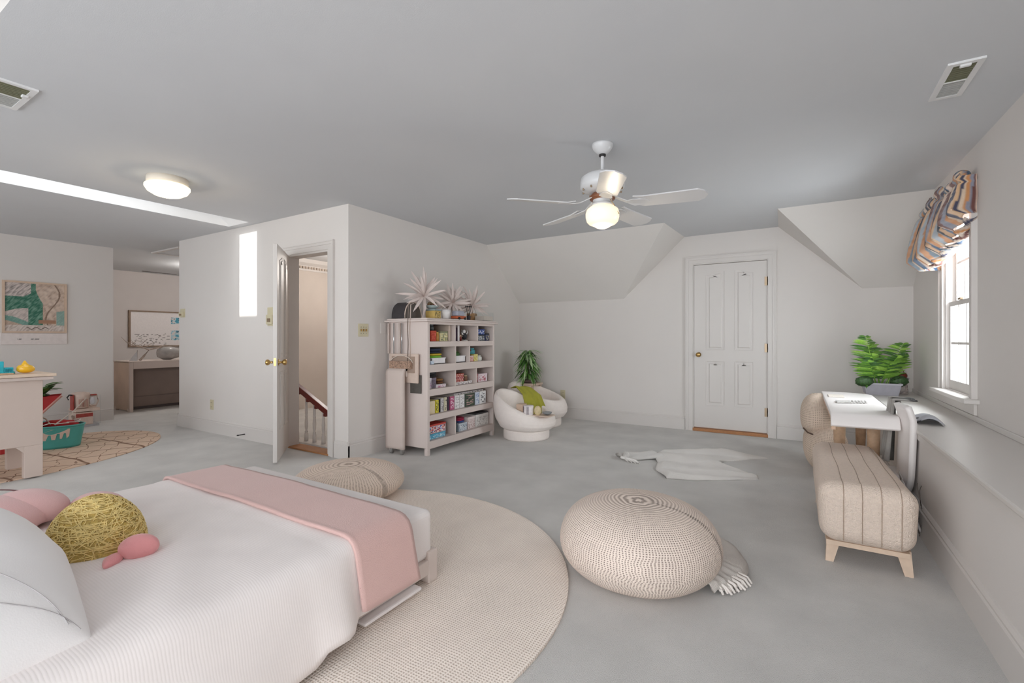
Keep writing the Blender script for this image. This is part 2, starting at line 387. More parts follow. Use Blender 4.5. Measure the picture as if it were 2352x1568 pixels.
sash(XR+.02, XR+.05, WZ0, zm+.02, 2, .07); sash(XR+.055, XR+.085, zm-.015, WZ1-.02, 2, .035)
o = box('sash_lock', XR+.005, XR+.025, 4.56, 4.62, zm+.02, zm+.035, M_hinge, wf, .003)
# neighbour's white batten siding seen through the panes
sd = thing('board_siding', 'white vertical board siding of the house seen through the window panes', 'siding', (1.9, 8, 0))
M_sid = mat('siding_paint', 'd4d6da', .8, .03, 3)
for i in range(30):
    box('siding_board', 1.25+i*.055, 1.25+i*.055+.05, 8-.022*(i % 3 == 0)-.012*(i % 2), 8.05, 0, 4.2, M_sid, sd)

# ------------------------------------------------------------------ stair hall
hr = thing('stair_railing', 'mahogany handrail on turned white balusters beyond the open door', 'railing', (-4.5, 3.22, 0))
z_at = lambda x: .645+(x+4.81)*(-.46)-.02
prism('handrail', [(-5.2, z_at(-5.2)+.03), (-3.8, z_at(-3.8)+.03), (-3.8, z_at(-3.8)-.035), (-5.2, z_at(-5.2)-.035)], 1, 3.19, 3.25, M_maho, hr, .008)
bal = [(.021, 0), (.021, .08), (.012, .09), (.019, .1), (.011, .115), (.017, .15), (.02, .2), (.013, .26), (.018, .27), (.012, .28), (.016, .3), (.013, 1)]
for i, x in enumerate((-4.92, -4.76, -4.60, -4.46, -4.31, -4.15, -3.99)):
    hh = z_at(x)-.03; pr = [(r, z if z < .9 else hh) for r, z in bal if z < hh-.02 or z > .9]
    lathe('baluster', pr, (x, 3.22, 0.015), M_trim, hr, 10)
    box('rail_block', x+.03, x+.07, 3.195, 3.245, z_at(x+.05)-.06, z_at(x+.05)-.03, M_maho, hr)
struct(box('trim_12', -5.6, XS-.1, 3.15, 3.3, 0, .015, M_trim))
cm = thing('crown_moulding', 'white dentil crown moulding along the stair hall wall', 'moulding', (XH+.1, 4.8, 2.2))
prism('cornice', [(XH+.101, 2.22), (XH+.115, 2.22), (XH+.13, 2.3), (XH+.18, 2.34), (XH+.2, 2.399), (XH+.101, 2.399)], 1, 3.1, YF, M_trim, cm)
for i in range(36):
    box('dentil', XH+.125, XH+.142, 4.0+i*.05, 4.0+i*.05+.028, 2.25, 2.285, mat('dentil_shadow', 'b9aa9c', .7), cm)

# ------------------------------------------------------------------ wall plates and small fixtures
def plate(name, label, cat, c, ax, w, h, kind, m=M_ivory):
    t = thing(name, label, cat, c)
    def bx(n, u0, u1, v0, v1, d0, d1, mm, p, bv=0):
        if ax == 'x': return box(n, c[0]+d0, c[0]+d1, c[1]+u0, c[1]+u1, c[2]+v0, c[2]+v1, mm, p, bv)
        return box(n, c[0]+u0, c[0]+u1, c[1]-d1, c[1]-d0, c[2]+v0, c[2]+v1, mm, p, bv)
    bx('cover_plate', -w/2, w/2, -h/2, h/2, 0, .006, m, t, .002)
    if kind == 'outlet':
        for s in (-1, 1):
            r = bx('receptacle', -.017, .017, s*.026-.014, s*.026+.014, .006, .009, m, t)
            for q in (-.007, .007): bx('slot', q-.0015, q+.0015, s*.026-.005, s*.026+.006, .009, .0095, M_black, r)
    elif kind == 'switch3':
        for i in (-1, 0, 1):
            bx('toggle', i*.03-.005, i*.03+.005, -.012, .012, .006, .016, M_brass, t)
            for s in (-1, 1): bx('screw', i*.03-.003, i*.03+.003, s*.03-.003, s*.03+.003, .006, .008, M_black, t)
    elif kind == 'box':
        bx('housing', -w*.4, w*.4, -h*.42, h*.1, .006, .03, m, t, .003); bx('dial', -w*.2, w*.2, -h*.3, -h*.1, .03, .034, M_hinge, t)
    elif kind == 'blank': pass
    return t
plate('wall_outlet', 'ivory duplex outlet on the far wall behind the ivory chairs', 'outlet', (-2.874, YF, .334), 'y', .075, .12, 'outlet')
plate('wall_outlet', 'ivory duplex outlet low on the wall left of the open door', 'outlet', (-6.05, YW, .335), 'y', .075, .12, 'outlet')
plate('light_switch', 'ivory and brass switch plate with rounded rim left of the bookcase', 'switch', (XS, 3.135, 1.217), 'x', .125, .125, 'switch3')
plate('blank_plate', 'small wall-coloured blank plate between switch plate and bookcase', 'wall plate', (XS, 3.39, 1.24), 'x', .07, .11, 'blank', M_wall)
plate('door_chime', 'ivory chime box on the wall half hidden by the open door', 'chime', (-4.83, YW, 1.37), 'y', .13, .2, 'box')
plate('thermostat', 'ivory thermostat on the wall edge beside the alcove', 'thermostat', (-6.77, YW, 1.46), 'y', .12, .11, 'box')
t = thing('door_stop', 'black spring door stop on the baseboard', 'door stop', (-5.307, 2.94, .06))
tube('spring', [(-5.307, 2.942, .06), (-5.307, 2.87, .06)], .006, M_black, t); lathe('tip', [(0, 0), (.012, .001), (.012, .012), (0, .013)], (-5.307, 2.865, .054), M_black, t, 10)
# two ceiling registers
M_lou = mat('olive_filter', '77775f', .8, .06, 60); M_frm = mat('register_white', 'e4e4e4', .5)
def register(x0, x1, y0, y1, label, lx):
    t = thing('ceiling_register', label, 'vent', ((x0+x1)/2, (y0+y1)/2, H-.012), 'ceiling registers')
    e = .024; z0, z1 = H-.01, H
    boxes('frame', [(x0, x1, y0, y0+e, z0, z1), (x0, x1, y1-e, y1, z0, z1), (x0, x0+e, y0+e, y1-e, z0, z1), (x1-e, x1, y0+e, y1-e, z0, z1)], M_frm, t)
    box('backing', x0+e, x1-e, y0+e, y1-e, H-.003, H-.001, mat('register_dark', '6c6c5e', .9), t)
    n = 16
    for i in range(n):
        if lx:
            a = x0+e+(x1-x0-2*e)*i/n; half = i >= n/2
            box('louver', a+.003, a+(x1-x0-2*e)/n-.004, y0+e, y1-e, H-.008, H-.004, M_lou if half else mat('louver_grey', 'b9bab8', .6), t)
        else:
            a = y0+e+(y1-y0-2*e)*i/n; half = i < n/2
            box('louver', x0+e, x1-e, a+.003, a+(y1-y0-2*e)/n-.004, H-.008, H-.004, M_lou if half else mat('louver_grey', 'b9bab8', .6), t)
    if lx: box('damper_lever', (x0+x1)/2+.06, (x0+x1)/2+.09, y1-e-.015, y1-e+.01, H-.02, H-.008, M_frm, t, .004); box('divider', x0+(x1-x0)/2-.004, x0+(x1-x0)/2+.004, y0+e, y1-e, H-.011, H-.004, M_frm, t)
    else: box('damper_lever', (x0+x1)/2-.02, (x0+x1)/2+.02, y0+e-.01, y0+e+.01, H-.02, H-.008, M_frm, t, .004); box('divider', x0+e, x1-e, (y0+y1)/2-.005, (y0+y1)/2+.005, H-.011, H-.004, M_frm, t)
register(-3.665, -3.288, .47, .785, 'white ceiling register with olive louvres at the left edge above the bed', True)
register(.588, .718, 2.88, 3.266, 'white ceiling register with olive louvres near the right wall', False)
# flush dome lamp
t = thing('flush_ceiling_lamp', 'lit frosted dome ceiling lamp with cream rim beside the skylight', 'ceiling lamp', (-4.25, 1.75, H-.14))
lathe('rim', [(.12, 0), (.138, 0), (.138, -.05), (.125, -.055)], (-4.25, 1.75, H), mat('lamp_rim', 'e9dfd0', .4), t, 40)
M_em = mat('lit_frosted_glass', 'fff4d8', .4, 0, emit=1.0)
lathe('dome', [(.13, -.05), (.15, -.062), (.151, -.078), (.132, -.11), (.09, -.135), (.045, -.146), (0, -.148)], (-4.25, 1.75, H), M_em, t, 40)
lamp('lamp_glow', 'POINT', (-4.25, 1.75, H-.175), 3, (1, .8, .55), .015)
for px, py in ((-.19, -.1), (.17, .14), (.0, -.22)):
    pass
lamp('alcove_lamp_light', 'POINT', (-8.9, 4.3, H-.1), 38, (1, .95, .9), .08)
t = thing('alcove_ceiling_lamp', 'small lit ceiling lamp in the alcove hidden behind the wall corner', 'ceiling lamp', (-8.9, 4.3, H-.06))
lathe('dome', [(.12, 0), (.12, -.02), (.09, -.045), (0, -.06)], (-8.9, 4.3, H), M_em, t, 24)
# attic hatch frame and linear slot vent in the alcove ceiling
t = thing('attic_hatch', 'pale wood-framed attic hatch in the alcove ceiling', 'hatch', (-7.75, 3.5, H-.02))
boxes('frame', [(-8.12, -7.3, 3.13, 3.17, H-.018, H), (-8.12, -7.3, 3.6, 3.64, H-.018, H), (-8.12, -8.08, 3.17, 3.6, H-.018, H), (-7.34, -7.3, 3.17, 3.6, H-.018, H)], M_trim, t)
box('hatch_panel', -8.07, -7.35, 3.18, 3.59, H-.008, H, M_ceil, t)
tag(box('slot_vent', -10.58, -10.54, 3.93, 4.5, H-.006, H, mat('slot_dark', '55504e', .8)), 'thin dark slot vent in the alcove ceiling', 'vent')

# ------------------------------------------------------------------ ceiling fan
FX, FY = -1.085, 2.91
fan = thing('ceiling_fan', 'white five-blade ceiling fan with lit schoolhouse globe', 'ceiling fan', (FX, FY, H))
M_fan = mat('fan_white', 'd9d9da', .35, .01, 5, coat=.2)
lathe('canopy', [(.068, 0), (.068, -.012), (.058, -.035), (.035, -.062), (.018, -.068), (0, -.068)], (FX, FY, H), M_fan, fan, 32)
lathe('canopy_collar', [(.022, -.066), (.022, -.078), (.014, -.08)], (FX, FY, H), M_black, fan, 16)
tube('downrod', [(FX, FY, H-.07), (FX, FY, 2.2)], .011, M_fan, fan, 12)
lathe('motor_housing', [(.015, 2.215), (.05, 2.212), (.11, 2.2), (.138, 2.18), (.142, 2.15), (.142, 2.115), (.125, 2.1), (.075, 2.085), (.06, 2.08)], (FX, FY, 0), M_fan, fan, 40)
lathe('motor_base', [(.06, 2.085), (.085, 2.06), (.08, 2.04), (.045, 2.035)], (FX, FY, 0), mat('fan_copper', '8a5a40', .4, metal=.3), fan, 24)
for i in range(10):
    a = i*PI/5+.1; lathe('vent_hole', [(0, 0), (.006, 0), (.006, .012), (0, .012)], (FX+.128*cos(a), FY+.128*sin(a), 2.094), M_hinge, fan, 8)
lathe('light_fitter', [(.045, 2.06), (.06, 2.05), (.062, 2.03), (.05, 2.02), (.068, 2.012), (.068, 1.998), (.055, 1.995)], (FX, FY, 0), M_fan, fan, 28)
lathe('globe', [(.055, 2.005), (.075, 1.995), (.1, 1.975), (.108, 1.95), (.107, 1.925), (.1, 1.898), (.085, 1.882), (.06, 1.872), (.04, 1.86), (.015, 1.852), (0, 1.851)], (FX, FY, 0), mat('lit_globe', 'ffedd0', .3, 0, emit=.62), fan, 32)
for i in range(5):
    a = math.radians(8+72*i); d = Vector((cos(a), sin(a), 0)); n_ = Vector((-sin(a), cos(a), 0)); c0 = Vector((FX, FY, 2.012))
    tl = -.22
    def P(r, s): return c0+d*r+n_*s+Vector((0, 0, s*tl-.012*(r > .2)))
    out = [(.2, -.05), (.26, -.062), (.58, -.07), (.615, -.045), (.635, 0), (.615, .045), (.58, .07), (.26, .062), (.2, .05)]
    V = [P(r, s)+Vector((0, 0, z)) for z in (0, .007) for r, s in out]; n = len(out)
    mesh('blade', V, [list(range(n)), list(range(n, 2*n))[::-1]]+[[k_, n+k_, n+(k_+1) % n, (k_+1) % n] for k_ in range(n)], M_fan, fan, False)
    V = []
    for z in (-.006, 0):
        for r, s in ((.07, -.016), (.16, -.014), (.2, -.04), (.27, -.03), (.3, 0), (.27, .03), (.2, .04), (.16, .014), (.07, .016)):
            V.append(c0+d*r+n_*s+Vector((0, 0, s*tl+z+(.045 if r < .1 else 0)-.008*(r > .18))))
    n = 9
    mesh('blade_iron', V, [list(range(n)), list(range(n, 2*n))[::-1]]+[[k_, n+k_, n+(k_+1) % n, (k_+1) % n] for k_ in range(n)], M_fan, fan, False)
tube('pull_chain', [(FX+.06, FY-.03, 2.03), (FX+.085, FY-.02, 1.99), (FX+.115, FY-.01, 1.93)], .002, M_brass, fan, 5)
lamp('fan_light', 'POINT', (FX, FY, 1.835), 2.2, (1, .84, .62), .012)
lamp('hall_light', 'POINT', (-5.6, 4.9, 2.1), 30, (1, .93, .86), .15)  # added fill lamp without a fixture, brightens the stair hall
# ================================================================== FURNITURE
# ------------------------------------------------------------------ rugs
M_rug = weave('round_rug_weave', 'fbf0e6', 'ddcdc0', 84, 84, 'Object', wob=.03, thr=(.15, .5), bump=.6)
def disc(name, pts, z, m, h=.012):
    n = len(pts); cx = sum(p[0] for p in pts)/n; cy = sum(p[1] for p in pts)/n
    V = [(x, y, 0.001) for x, y in pts]+[(x, y, z-.003) for x, y in pts]+[(cx+(x-cx)*.985, cy+(y-cy)*.985, z) for x, y in pts]
    F = [[i, (i+1) % n, n+(i+1) % n, n+i] for i in range(n)]+[[n+i, n+(i+1) % n, 2*n+(i+1) % n, 2*n+i] for i in range(n)]+[list(range(2*n, 3*n)), list(range(n))[::-1]]
    return mesh(name, V, F, m, None, False)
pts = []
for i in range(90):
    a = 2*PI*i/90; r = 1.2-.07*max(0, cos(a-1.0))
    pts.append((-1.96+r*cos(a), 1.55+r*sin(a)))
tag(disc('round_rug', pts, .014, M_rug), 'large round cream woven rug under the bed', 'rug')
M_leafrug = mat('leaf_rug', 'd8bda6', .95, .04, 4, .3, 200)
def leafrug():
    m = M_leafrug; n = m.node_tree.nodes; L = m.node_tree.links; b = n['Principled BSDF']; mx = n[m['mx']]
    tc = n.new('ShaderNodeTexCoord'); cur = mx.outputs[0]
    for sc, rot, thr, ds in ((1.15, .5, .985, 3.0), (2.3, -1.0, .988, 6.0), (.55, 1.4, .992, 2.5)):
        mp = n.new('ShaderNodeMapping'); mp.inputs['Rotation'].default_value = (0, 0, rot); L.new(tc.outputs['Object'], mp.inputs[0])
        w = n.new('ShaderNodeTexWave'); w.inputs['Scale'].default_value = sc; w.inputs['Distortion'].default_value = ds; w.inputs['Detail'].default_value = 3; w.inputs['Detail Scale'].default_value = 1.3
        L.new(mp.outputs[0], w.inputs[0]); r = n.new('ShaderNodeMapRange'); r.inputs[1].default_value = thr; r.inputs[2].default_value = 1; L.new(w.outputs['Fac'], r.inputs[0])
        x = n.new('ShaderNodeMix'); x.data_type = 'RGBA'; x.inputs[7].default_value = rgb('7d5a45'); L.new(r.outputs[0], x.inputs[0]); L.new(cur, x.inputs[6]); cur = x.outputs[2]
    L.new(cur, b.inputs['Base Color'])
leafrug()
pts = []
for i in range(70):
    a = 2*PI*i/70; d = Vector((.93*cos(a), 1.32*sin(a), 0)); d.rotate(Matrix.Rotation(math.radians(24), 3, 'Z')); pts.append((-6.35+d.x+.0, 1.32+d.y))
tag(disc('leaf_rug', pts, .012, M_leafrug), 'tan oval rug printed with brown leaf veins under the toy basket', 'rug')

# ------------------------------------------------------------------ bed
BX0, BX1, BY1 = -2.94, -1.445, 1.7
M_mat = mat('mattress_cloth', 'ece6e4', .95, .01, 5, .15, 300)
M_frame = mat('bed_frame_paint', 'd9ccc5', .6, .02, 5)
bed = thing('bed', 'low cream-framed bed with white mattress standing on the round rug', 'bed', (-2.2, .7, 0))
def rsq(a, n): c, s = cos(a), sin(a); return (abs(c)**(2/n)*(1 if c > 0 else -1), abs(s)**(2/n)*(1 if s > 0 else -1))
box('mattress', BX0+.015, BX1-.015, -.3, BY1-.01, .115, .345, M_mat, bed, .035, 5)
for sx in (BX0+.004, BX1-.039): box('side_rail', sx, sx+.035, -.24, BY1-.055, .055, .122, M_frame, bed, .004)
box('end_rail', BX0+.06, BX1-.06, BY1-.035, BY1-.004, .055, .122, M_frame, bed, .004)
for x, y in ((BX0, BY1-.06), (BX1-.06, BY1-.06), (BX0, -.3), (BX1-.06, -.3)): box('leg', x, x+.06, y, y+.06, .014, .16, M_frame, bed, .006)
box('headboard', BX0, BX1, -.36, -.3, .014, .8, M_frame, bed, .02)
box('mattress_piping', BX0+.01, BX1-.01, BY1-.012, BY1-.004, .118, .124, solid('b9aca6'), bed)
# comforter: cross section path, over the mattress and down both sides
def path(pts, t):
    L = [0]
    for a, b in zip(pts, pts[1:]): L.append(L[-1]+math.dist(a, b))
    s = t*L[-1]
    for i in range(len(pts)-1):
        if s <= L[i+1]+1e-9:
            k = (s-L[i])/(L[i+1]-L[i]); return tuple(pts[i][j]+(pts[i+1][j]-pts[i][j])*k for j in range(len(pts[i])))
    return pts[-1]
def rnd(pts, r, k=5):
    """round the corners of a 2-D polyline"""
    out = [pts[0]]
    for a, b, c in zip(pts, pts[1:], pts[2:]):
        a, b, c = Vector(a), Vector(b), Vector(c); p = b+(a-b).normalized()*r; q = b+(c-b).normalized()*r
        for i in range(k+1):
            t = i/k; out.append(tuple(p*(1-t)**2+b*2*t*(1-t)+q*t*t))
    out.append(pts[-1]); return out
sec = rnd([(-3.0, .06), (-2.965, .36), (-2.2, .372), (-1.445, .358), (-1.365, .045)], .055)
M_comf = weave('comforter_weave', 'f1eae8', 'ece5e2', 0, 120, 'Object', wob=.02, thr=(-.3, .6), bump=.06)
def comf(u, v):
    y = -.28+v*(1.27+.28); x, z = path(sec, u); near = max(0, (u-.84)/.16)
    w = nz(x*3, y*3, 2)*.006+nz(x*9, y*7, 5)*.002
    fold = math.exp(-((y-(.62-(x+1.5)*.5))/.07)**2)*.010*max(0, 1-abs(x+1.75)/.5)
    if near > 0:
        x += near*near*(.008*sin(y*11+nz(y*3, 0)*3)+.10*max(0, .9-y)); 
        hem = .045 if y < .98 else .045+.0*(y-.98)
        q_ = min(1, max(0, (y-1.13)/.06)); x -= near*.05*q_; z += near*(.03*min(1, max(0, (y-1.0)/.04))+.02*q_)
    if v > .93: z += .004
    return (x, y, z+w+fold)
cf = thick(grid('comforter', comf, 90, 60, M_comf), .012)
tag(cf, 'white ribbed comforter covering the upper bed and hanging to the floor', 'bedding')
# stitched seam on the near side
tube('seam', [comf(.80+.2*i/24, .40+.09*(i/24)) for i in range(25)], .0022, solid('b7b0ae'), cf, 5)
tube('seam', [comf(.62+.12*i/14, .53+.04*(i/14)) for i in range(15)], .002, solid('c0b8b6'), cf, 5)
# pink runner
sec2 = rnd([(-3.012, .2), (-2.98, .372), (-2.2, .392), (-1.437, .374), (-1.39, .115)], .06)
M_pink = mat('pink_throw', 'd8b4ae', .95, .02, 6, .3, 350, sheen=.3)
def pinkf(u, v):
    x, z = path(sec2, u); y0 = 1.205; y1 = 1.51
    bow = -.02*sin(PI*u); far = max(0, 1-u/.15)
    y = y0+bow+(y1-y0)*v+.03*far*v+nz(u*4, v, 3)*.01
    return (x+nz(y*4, x)*.004, y, z+nz(x*4, y*3, 7)*.005+.005*(v < .06)*(1))
pk = thick(grid('bed_runner', pinkf, 80, 16, M_pink), .014)
tag(pk, 'dusty pink runner blanket folded across the foot of the bed', 'blanket')
for q in (.955, .975): tube('hem_stitch', [tuple(Vector(pinkf(q-.015*0, i/20))+Vector((.009, 0, 0))) for i in range(21)], .0022, solid('c69898'), pk, 5)
tag(box('under_blanket', -1.5, -1.412, 1.24, 1.56, .034, .05, M_cloth, None, .008), 'white under blanket edge showing beneath the pink runner', 'bedding')

def pillow(name, loc, a, b, h, m, rot=(0, 0, 0), n=28, pinch=.1, sharp=4, wr=.01):
    Mx = Matrix.Translation(loc) @ Matrix.Rotation(rot[2], 4, 'Z') @ Matrix.Rotation(rot[1], 4, 'Y') @ Matrix.Rotation(rot[0], 4, 'X')
    V, F, UV = [], [], []
    for s in (1, -1):
        for i in range(n+1):
            for j in range(n+1):
                u, v = -1+2*i/n, -1+2*j/n; u = sin(u*PI/2); v = sin(v*PI/2)
                x = a*u*(1-pinch*(1-v*v)*0-pinch*(v**4 < .0)); x = a*u*(1-pinch*(1-u*u)*0); x = a*u*(1-pinch*(1-v**2)*abs(u)**6*-0)
                xx = a*u*(1-pinch*(1-v*v)*0); xx = a*(u-pinch*u*(1-v**2)*0); k = max(0, (1-abs(u)**sharp)*(1-abs(v)**sharp))**.5
                xx = a*u*(1-pinch*(1-v**6)*0+0); yy = b*v
                xx *= 1-pinch*(v**2)*(1-abs(u)**9)*0-pinch*(1-v**2)*.0
                xx = a*u*(1-pinch*(1-abs(v))*abs(u)**3*.8); yy = b*v*(1-pinch*(1-abs(u))*abs(v)**3*.8)
                z = s*h*k*(1+.0)+nz(u*2.2, v*2.2, s+h*9)*wr*k*2
                V.append(Mx @ Vector((xx, yy, z))); UV.append((u*.5+.5, v*.5+.5))
    N = (n+1)**2
    for s in range(2):
        for i in range(n):
            for j in range(n):
                f = [s*N+i*(n+1)+j, s*N+(i+1)*(n+1)+j, s*N+(i+1)*(n+1)+j+1, s*N+i*(n+1)+j+1]; F.append(f if s == 0 else f[::-1])
    o = mesh(name, V, F, m, None, True, UV)
    import bmesh
    bm = bmesh.new(); bm.from_mesh(o.data); bmesh.ops.remove_doubles(bm, verts=bm.verts, dist=1e-5); bm.to_mesh(o.data); bm.free()
    return o, Mx
M_pil = mat('white_pillowcase', 'f4f2f2', .95, .01, 5, .06, 260)
p, Mx = pillow('bed_pillow', (-1.965, .135, .455), .41, .35, .20, M_pil, (math.radians(-4), math.radians(9), math.radians(-2)), 34, -.17, 3)
tag(p, 'large plump white pillow with a stitched seam at the left edge', 'pillow')
sp = [Mx @ Vector((.42*(.98-.9*t), .36*(-.75+.35*t+.12*sin(t*7)), .0)) for t in [i/30 for i in range(31)]]
def onp(u, v, h=.20): k = max(0, (1-abs(u)**3)*(1-abs(v)**3))**.5; return Mx @ Vector((.41*u*(1+.17*(1-abs(v))*abs(u)**3*.8), .35*v*(1+.17*(1-abs(u))*abs(v)**3*.8), h*k+nz(u*2.2, v*2.2, 1+h*9)*.02*k+.001))
tube('seam', [onp(.96-.5*t, .93-1.3*t+.06*sin(t*9)) for t in [i/30 for i in range(31)]], .0016, solid('bdb9ba'), p, 5)
tube('seam', [onp(.94-.9*t, .86-.9*t+.05*sin(t*6)) for t in [i/30 for i in range(31)]], .0016, solid('c5c1c2'), p, 5)

M_pinkc = mat('pink_cushion', 'dcb2b0', .95, .02, 8, .25, 260, sheen=.3)
def blob(name, loc, a, b, c, m, rot=(0, 0, 0), nu=28, nv=18, fn=None, par=None, us=1, vs=1, pw=1):
    Mx = Matrix.Translation(loc) @ Matrix.Rotation(rot[2], 4, 'Z') @ Matrix.Rotation(rot[1], 4, 'Y') @ Matrix.Rotation(rot[0], 4, 'X')
    def f(u, v):
        th, ph = 2*PI*u, -PI/2+PI*v; p = Vector((cos(ph)*cos(th), cos(ph)*sin(th), sin(ph)))
        if pw != 1: p = Vector([abs(q)**pw*(1 if q > 0 else -1) for q in p])
        if fn: p = fn(p)
        return Mx @ Vector((a*p.x, b*p.y, c*p.z))
    return grid(name, f, nu, nv, m, par, cu=True, us=us, vs=vs)
t = thing('pink_cushion', 'pink petal-shaped cushion with a dark stitched seam behind the white pillow', 'cushion', (-2.78, .6, .38))
blob('cushion_body', (-2.75, .53, .43), .2, .11, .075, M_pinkc, (0, 0, .5), par=t)
blob('cushion_petal', (-2.72, .62, .445), .16, .09, .07, M_pinkc, (0, 0, .45), par=t)
tube('seam', [(-2.86+.24*i/12, .55+.12*i/12, .51+.02*sin(PI*i/12)-.05*(i/12)) for i in range(13)], .003, solid('6e4a4a'), t, 5)
tag(blob('pink_cushion', (-2.55, .79, .425), .12, .08, .06, M_pinkc, (0, 0, .3)), 'small round pink cushion behind the gold crocheted shell', 'cushion')
# turtle cushion
tu = thing('turtle_cushion', 'turtle cushion with gold crocheted shell and pink head on the comforter', 'cushion', (-2.25, .73, .38))
SC = Vector((-2.21, .68, .385))
def shp(th, ph, k=1.0):
    r = 1+.03*sin(3*th); x, y, z = .155*r*cos(ph)*cos(th), .14*r*cos(ph)*sin(th), .175*sin(ph)
    v = Vector((x*k, y*k, z*k)); v.rotate(Matrix.Rotation(.25, 3, 'Z')); return SC+v
M_gold = mat('gold_raffia', 'c6ab60', .75, .25, 60, .6, 200); M_gold2 = mat('gold_yarn', 'e8d08a', .6, .15, 60)
grid('shell', lambda u, v: shp(2*PI*u, -.12+v*(PI/2+.12)), 40, 16, M_gold, tu, cu=True)
rr = random.Random(3); LP = []
for i in range(900):
    th, ph = rr.uniform(0, 2*PI), math.asin(rr.uniform(.0, .98)); dth, dph = rr.uniform(-.45, .45), rr.uniform(-.35, .35)
    if i % 3 == 0: dph = rr.uniform(-.05, .05); dth = rr.uniform(.3, .7)
    P = []
    for k_ in range(7):
        t_ = k_/6-.5; q = ph+dph*t_; P.append(shp(th+dth*t_/max(.25, cos(ph)), min(1.56, max(-.08, q)), 1.012+.008*sin(k_*2.1+i)))
    LP.append(P)
o = tubes('shell_yarn', LP, .0019, M_gold2, tu, 4); o['kind'] = 'stuff'
LP = [[shp(2*PI*(i+.5*k_)/64, -.06+.05*(k_), 1.02) for k_ in range(3)] for i in range(64)]
M_pinkt = mat('pink_plush', 'e59b9c', .9, .03, 10, .2, 260, sheen=.4)
blob('head', (-1.985, .73, .408), .062, .048, .042, M_pinkt, (0, 0, .75), par=tu, fn=lambda p: Vector((p.x, p.y*(1-.25*max(0, p.x)), p.z)))
blob('flipper', (-1.99, .655, .388), .05, .026, .017, M_pinkt, (0, 0, -.75), par=tu, fn=lambda p: Vector((p.x, p.y*(1-.5*max(0, p.x)), p.z)))

# ------------------------------------------------------------------ poufs
M_pouf = weave('pouf_knit', 'f2e2d6', 'a8948a', 175, 62, 'UV', wob=.02, thr=(.0, .42), bump=1.0)
M_pouf2 = weave('pouf_knit_small', 'efdccd', 'b9a394', 120, 44, 'UV', wob=.012, thr=(.0, .42), bump=1.0)
def pouf(name, loc, r, h, m, label, tilt=0):
    def f(u, v):
        th = 2*PI*u; s = v*PI/2*1.62-PI/2*.62; c_ = max(0, cos(s))
        rad = r*c_**.62; z = h*.42+(h*.58*sin(s) if s > 0 else h*.42*sin(s)/sin(PI/2*.62))
        rad *= 1+.015*nz(cos(th)*1.5, sin(th)*1.5, v*2)
        x = rad*cos(th); y = rad*sin(th); z += tilt*x*(z/h)
        return (loc[0]+x, loc[1]+y, loc[2]+max(0, z))
    o = grid(name, f, 72, 40, m, None, cu=True); return tag(o, label, 'pouf', 'knitted poufs around the bed')
pouf('knitted_pouf', (-.675, 2.315, .001), .385, .34, M_pouf, 'large round cream knitted pouf on the carpet right of the bed', -.02)
pouf('knitted_pouf', (-2.78, 2.29, .015), .39, .215, M_pouf2, 'low tan knitted pouf behind the foot of the bed')
# crumpled throw beside the large pouf
th_ = thing('knitted_throw', 'cream knitted pad with gathered fringe tucked under the large pouf', 'throw', (-.38, 2.45, 0))
M_thr = weave('throw_knit', 'ebe4de', 'cdc4bc', 260, 90, 'UV', wob=.01, thr=(.1, .5), bump=.8)
def thr(u, v):
    a = -.32+u*1.4; r = .2+v*(.13+.25*u); g = .006*sin(u*70)*v*(u < .5)
    return (-.645+r*cos(a)*1.0+.02*v, 2.335+r*sin(a)+g, .04+.09*(1-v)**1+.012*abs(sin(u*34))*v*(u < .5)+.012*nz(u*6, v*4)-.018*v*(v > .9))
thick(grid('pad', thr, 70, 16, M_thr, th_), .014)
LP = []
for i in range(14):
    a = -.2+i*.03; LP.append([(-.645+r*cos(a), 2.335+r*sin(a)+.006*sin(i*3+r*30), z) for r, z in ((.32+.1*i/14, .05), (.36+.1*i/14, .036), (.37+.1*i/14+.008*(i % 3), .01))])
tubes('fringe', LP, .006, M_thr, th_, 5)['kind'] = 'stuff'

# knitted blanket lying on the carpet
bl = [(-.91, 3.9), (-.7, 3.96), (-.45, 4.12), (-.27, 4.27)], [(-1.05, 4.1), (-.8, 4.15), (-.5, 4.3), (-.28, 4.36)], [(-1.09, 4.33), (-.85, 4.4), (-.68, 4.6), (-.6, 4.65)], [(-1.2, 4.62), (-.98, 4.75), (-.7, 4.9), (-.38, 4.93)], [(-1.16, 4.66), (-.9, 4.95), (-.66, 5.25), (-.24, 5.05)]
def blf(u, v):
    x = u*4; i = min(3, int(x)); fx = x-i; y = v*3; j = min(2, int(y)); fy = y-j
    fx = fx*fx*(3-2*fx); 
    p = [sum(w*bl[a][b][k_] for w, a, b in (((1-fx)*(1-fy), i, j), (fx*(1-fy), i+1, j), ((1-fx)*fy, i, j+1), (fx*fy, i+1, j+1))) for k_ in (0, 1)]
    edge = min(1, 14*min(u, 1-u), 10*min(v, 1-v)+.3)
    z = .004+edge*(.028*(1-v)+.01)+.008*sin(u*22+v*3)*edge+.006*nz(p[0]*6, p[1]*6)
    return (p[0]+.015*nz(v*9, 3, u), p[1]+.015*nz(u*9, 7, v), max(.003, z))
M_bl = weave('floor_blanket_knit', 'f6f3ef', 'e6e1dc', 110, 170, 'UV', wob=.01, thr=(.1, .5), bump=.8)
o = thing('knitted_blanket', 'cream knitted blanket spread flat on the carpet before the panelled door', 'blanket', (-.75, 4.5, 0))
thick(grid('blanket_body', blf, 60, 44, M_bl, o), .01)
